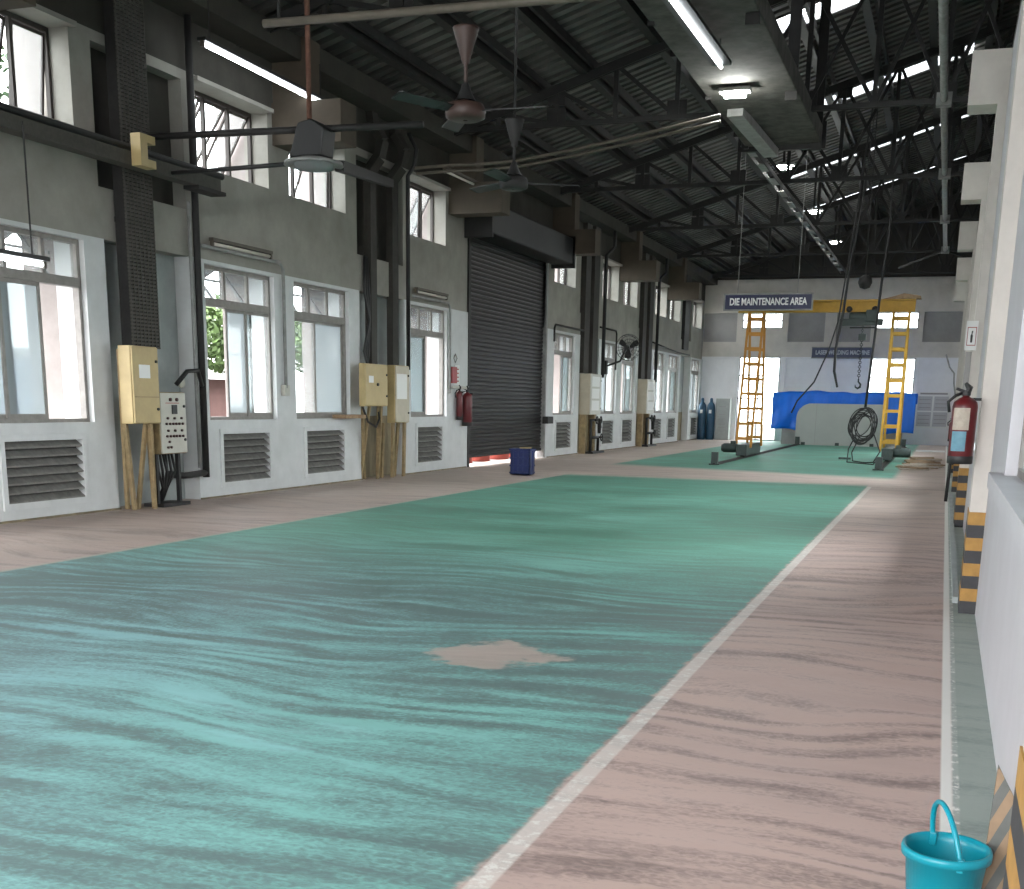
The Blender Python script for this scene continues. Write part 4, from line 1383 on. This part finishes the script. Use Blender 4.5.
part('bumper_bar', MB().box(-3.0, -2.2, gy - .03, gy + .03, 3.93, 3.97), 'steel', r)
t = MB()
for k in range(5):
    t.ring((-2.62, gy, 3.97 - .05 * k), .03, .01, 'x' if k % 2 else 'y', 10, 5)
t.box(-2.72, -2.5, gy - .09, gy + .09, 3.58, 3.76)
part('hook_block', t, 'machine', r)
t = MB()
for k in range(18):
    t.ring((-2.62, gy, 3.58 - .065 * k), .04, .011, 'x' if k % 2 else 'y', 10, 5)
part('chain', t, 'steel', r)
hk = [(-2.62, gy, 2.44), (-2.62, gy, 2.36), (-2.55, gy, 2.28), (-2.56, gy, 2.2), (-2.63, gy, 2.16), (-2.7, gy, 2.2), (-2.71, gy, 2.27)]
part('hook', MB().tube(hk, [.025, .025, .03, .035, .03, .022, .01], 8), 'machine', r, True)

# cables around the gantry
P_('hanging_cable', [(-2.05, 37, 9.9), (-1.98, 37, 6.4), (-2.08, 37, 5.1), (-2.16, 37, 3.2), (-2.24, 37, 1.6)], [.02, .028, .035, .038, .038], 'black', 'thick black cable dropping from the roof to the coiled cable', 'cable', 8, 'hanging cables')
P_('hanging_cable', [(-2.6, 36.6, 9.87), (-2.75, 36.6, 7.2), (-2.95, 36.6, 5.6), (-3.05, 36.6, 4.2), (-3.18, 36.6, 3.2), (-3.17, 36.6, 2.6), (-3.05, 36.6, 2.15)], [.012, .014, .03, .04, .04, .04, .03], 'black', 'black cable tail ending in mid air left of the hook', 'cable', 8, 'hanging cables')
P_('hanging_cable', [(-2.7, 36.9, 9.84), (-2.95, 36.9, 6.6), (-3.2, 36.9, 4.0), (-3.4, 36.9, 3.2), (-3.75, 36.9, 2.3), (-4.2, 36.9, 1.75), (-4.35, 36.9, 1.4)], .022, 'black', 'thin cable slanting down across the blue tarpaulin', 'cable', 8, 'hanging cables')
P_('hanging_cable', [(-2.6, 37.2, 9.8), (-2.55, 37.2, 5.3)], .015, 'black', 'short cable ending above the gantry beam with the round weight', 'cable', 8, 'hanging cables')
single('cable_weight', MB().lathe([(.01, -.2), (.14, -.16), (.2, -.02), (.18, .1), (.08, .18), (.01, .2)], (-2.55, 37.2, 5.12), 18), 'steel', 'round dark weight hanging just above the gantry beam', 'weight', smooth=True)
r = thing('cable_coil', (-2.2, 36.8, 0), 'black coil of cable hanging beside the right gantry leg with loops to the floor', 'cable coil')
for k in range(12):
    a = random.uniform(-.09, .09)
    rx, rz = random.uniform(.26, .42), random.uniform(.3, .5)
    cx, cz = -2.24 + a, 1.05 + random.uniform(-.1, .14)
    ph = random.uniform(-.5, .5)
    pts = []
    for i in range(25):
        t_ = 2 * PI * i / 24
        u, w = rx * math.cos(t_), rz * math.sin(t_)
        pts.append((cx + u * math.cos(ph) - w * math.sin(ph), 36.8 + .08 * math.sin(t_ + k) + a, cz + u * math.sin(ph) + w * math.cos(ph)))
    part('cable_loop', MB().tube(pts, .016, 5, False), 'black', r, True)
part('drop_loop', MB().tube([(-2.3, 36.8, .8), (-2.5, 36.7, .3), (-2.45, 36.6, .06), (-2.1, 36.4, .03), (-1.85, 36.3, .05), (-1.7, 36.5, .35), (-1.95, 36.8, .9)], .02, 6), 'black', r, True)
part('drop_loop', MB().tube([(-2.45, 36.8, .75), (-2.6, 36.7, .4), (-2.6, 36.5, .03), (-2.2, 35.9, .03), (-1.8, 35.4, .03), (-1.65, 35.3, .25)], .018, 6), 'black', r, True)
part('pendant_switch', MB().box(-2.85, -2.5, 36.5, 36.6, .1, .16), 'machine', r)

# machine under the tarpaulin
r = thing('covered_machine', (-4.1, 54, 0), 'big grey machine cabinet with a rounded corner, half under the blue tarpaulin', 'machine')
pl = [(-5.95, 0), (-2.45, 0), (-2.45, 1.72), (-5.35, 1.72)]
arc = [(-5.35 - .6 * math.sin(a), 1.12 + .6 * math.cos(a)) for a in [PI / 2 * i / 8 for i in range(9)]]
poly = [(-5.95, 0), (-2.45, 0), (-2.45, 1.72)] + arc
part('front_panel', MB().prism(poly, 'y', 52.4, 52.5), 'cab', r)
part('panel_seams', MB().box(-5.14, -5.125, 52.394, 52.4, .02, 1.7).box(-3.4, -3.385, 52.394, 52.4, .02, 1.7), 'rpanel', r)
part('machine_body', MB().box(-6.6, -1.7, 53.0, 55.2, .0, 2.1), 'rpanel', r)
for x in (-5.6, -4.2, -2.8):
    part('foot', MB().box(x - .08, x + .08, 52.36, 52.4, 0, .12), 'machine', r)
t = MB()
nx, rows = 90, []
x0, x1 = -7.05, -1.2


def hem(x):
    if x < -5.9:
        return .56 + .10 * math.sin((x + 7.05) * 2.6) + (.16 if x < -6.6 else 0) * (-6.6 - x)
    if x < -2.6:
        return 1.5
    return .55 + .05 * math.sin(x * 3)


prev = None
cols = []
for i in range(nx + 1):
    x = x0 + (x1 - x0) * i / nx
    c = []
    topz = 2.2 + .03 * math.sin(x * 2.1) + .02 * math.sin(x * 5.7)
    c.append((x, 55.3, topz - .4))
    c.append((x, 55.2, topz))
    c.append((x, 54.2, topz + .02 * math.sin(x * 4)))
    c.append((x, 52.95, topz))
    hz = hem(x)
    for k in range(1, 13):
        q = k / 12
        z = topz + (hz - topz) * q
        left = max(0, min(1, (-5.4 - x) / 1.2))
        y = 52.85 + .05 * math.sin(x * 7 + q * 2) * q + .05 * left * math.sin((x * 5 - z * 6)) + .02 * math.sin(x * 17 + q)
        c.append((x, y, z))
    cols.append(c)
n = len(cols[0])
for c in cols:
    t.v += [Vector(p) for p in c]
for i in range(nx):
    for k in range(n - 1):
        t.f.append((i * n + k, (i + 1) * n + k, (i + 1) * n + k + 1, i * n + k + 1))
tp = single('tarpaulin', t, 'tarp', 'bright blue tarpaulin draped over the machine at the back', 'tarpaulin', smooth=True)
sd = tp.modifiers.new('thickness', 'SOLIDIFY')
sd.thickness = .012

# scrap planks on the floor right of the gantry
rs = random.Random(3)
sl = 0
ends = ['on the near edge', 'in the middle', 'on the far edge']
for k in range(26):
    y = 33.6 + k * .30
    x = rs.uniform(-.75, -.35)
    a = rs.uniform(-.8, .8)
    L = rs.uniform(.3, .5)
    z = .0 + .031 * (k % 2)
    d = Vector((math.cos(a), math.sin(a), 0))
    c = Vector((x, y, z + .02))
    m = rs.choice(['wood', 'wood2', 'wood', 'paper2'])
    single('scrap_plank', MB().bar(c - d * L, c + d * L, rs.uniform(.22, .34), .03), m,
           'weathered scrap plank in the heap by the right wall, %s' % ends[min(2, k // 9)], 'plank', 'scrap planks ' + ends[min(2, k // 9)])
single('floor_light_strip', MB().box(-.95, .1, 48.0, 49.6, 0, .02), 'paper', 'flat white strip standing for light on the floor by the back right corner', 'sheet')  # bright reflection on the floor, laid as a white strip

# ------------------------------------------------------------------ right hand side
r = thing('safety_sign', (.22, 17.6, 2.38), 'small white sign with red border and extinguisher symbol on the right pillar', 'sign')
part('plate', MB().box(.15, .30, 17.6, 17.62, 2.37, 2.75), 'paper', r)
part('red_border', MB().box(.17, .285, 17.596, 17.6, 2.43, 2.44).box(.17, .285, 17.596, 17.6, 2.66, 2.67).box(.17, .178, 17.596, 17.6, 2.44, 2.66).box(.277, .285, 17.596, 17.6, 2.44, 2.66), 'red2', r)
part('symbol', MB().prism([(.215, 2.47), (.24, 2.47), (.243, 2.56), (.235, 2.58), (.245, 2.62), (.225, 2.62), (.222, 2.58), (.213, 2.56)], 'y', 17.595, 17.6), 'black', r)
single('wall_plate', MB().box(.18, .25, 17.62, 17.75, 1.75, 2.35), 'rpanel', 'grey strip on the pillar under the safety sign', 'plate')
P_('pillar_cable', [(-.13, 32, 2.9), (-.02, 32, 2.6), (.1, 32, 2.45), (.12, 32, 2.2), (.18, 32, 1.9)], .02, 'greysteel', 'frayed grey cable end sticking out from a right pillar left of the safety sign', 'cable')
P_('corner_post', [(.14, 22.5, 0), (.16, 22.5, 1.1)], .03, 'black', 'thin dark post at the floor edge below the large extinguisher', 'post')
single('kerb', MB().box(.20, .25, 10.6, 24, 0, .05), 'recess', 'low pale kerb along the right wall past the striped pillar', 'kerb')

# bucket
bx, by, bh, br = .13, 3.74, .27, .128
r = thing('bucket', (bx, by, 0), 'turquoise plastic bucket with raised handle on the floor', 'bucket')
prof = [(.005, .004), (br * .72, .004), (br * .74, .0), (br * .80, .05), (br * .95, bh - .03), (br * 1.05, bh - .03), (br * 1.06, bh - .012), (br * 1.04, bh), (br * .98, bh),
        (br * .93, bh - .03), (br * .78, .05), (br * .70, .012), (.005, .012)]
part('shell', MB().lathe(prof, (bx, by, 0), 48), 'bucket', r, True)
t = MB()
hx = [(bx + br * 1.03 * math.cos(a), 0) for a in (0,)]
pts = []
for i in range(25):
    a = PI * i / 24
    u = br * .98 * math.cos(a)
    w = .16 * math.sin(a)
    pts.append((bx + u * .32 - w * .16, by - u * .9 + w * .1, bh - .02 + w * .95))
part('handle', MB().tube(pts, .0085, 8), 'bucket', r, True)
for s in (0, -1):
    p = Vector(pts[s])
    part('handle_lug', MB().box(p.x - .011, p.x + .011, p.y - .011, p.y + .011, bh - .04, bh + .004), 'bucket', r, bevel=.005)

# striped plank leaning by the wall
r = thing('striped_plank', (.3, 3.9, 0), 'yellow and grey striped plank leaning against the right wall behind the bucket', 'plank')
t = MB().prism([(.238, 0), (.42, 0), (.42, .27), (.36, .335), (.262, .50)], 'y', 3.9, 3.925)
for i, v in enumerate(t.v):
    t.v[i] = Vector((v.x, v.y - .12 + .24 * v.z, v.z))
part('board', t, 'plank', r)

# ------------------------------------------------------------------ yard outside the windows
r = thing('blue_fence', (-17, 14, 0), 'blue sheet fence outside the first window', 'fence')
t = MB()
for k in range(60):
    y = 13 + k * .2
    t.box(-19.03 + .03 * (k % 2), -19 + .03 * (k % 2), y, y + .2, -.06, 2.3)
part('sheeting', t, 'fence', r)
r = thing('brown_shed', (-22, 33, 0), 'brown brick shed with tin roof outside the windows past the big column', 'shed')
part('shed_wall', MB().box(-26, -22, 28, 37, -.06, 2.1), 'shed', r)
part('shed_roof', MB().prism([(-26.4, 2.1), (-21.5, 2.1), (-26.4, 2.9)], 'y', 27.6, 37.4), 'sheet', r)


def tree(x, y, h, rad, m, label, n=2600):
    r = thing('tree', (x, y, 0), label, 'tree', 'trees in the yard')
    part('trunk', MB().tube([(x, y, -.06), (x + .1, y, h * .4), (x, y + .1, h * .75)], [.2, .15, .08], 8), 'trunk', r, True)
    rr = random.Random(int(x * 7 + y))
    t = MB()
    for k in range(n):
        while True:
            p = Vector((rr.uniform(-1, 1), rr.uniform(-1, 1), rr.uniform(-1, 1)))
            if .3 < p.length < 1:
                break
        c = Vector((x, y, h)) + Vector((p.x * rad, p.y * rad, p.z * rad * .8))
        a = Vector((rr.uniform(-1, 1), rr.uniform(-1, 1), rr.uniform(-1, 1))).normalized()
        b = a.orthogonal().normalized()
        s = rr.uniform(.06, .14)
        t.quad(c - a * s, c + b * s * .5, c + a * s, c - b * s * .5)
    part('foliage', t, m, r)


tree(-19.6, 30.4, 3.3, 1.35, 'leaf', 'pale green tree outside the windows past the big column')
tree(-20, 19, 6.5, 3.2, 'leaf2', 'dark green tree outside the upper left window')
tree(-19.6, 35.4, 3.3, 1.25, 'leaf', 'small green tree outside near the second window past the big column', 2200)
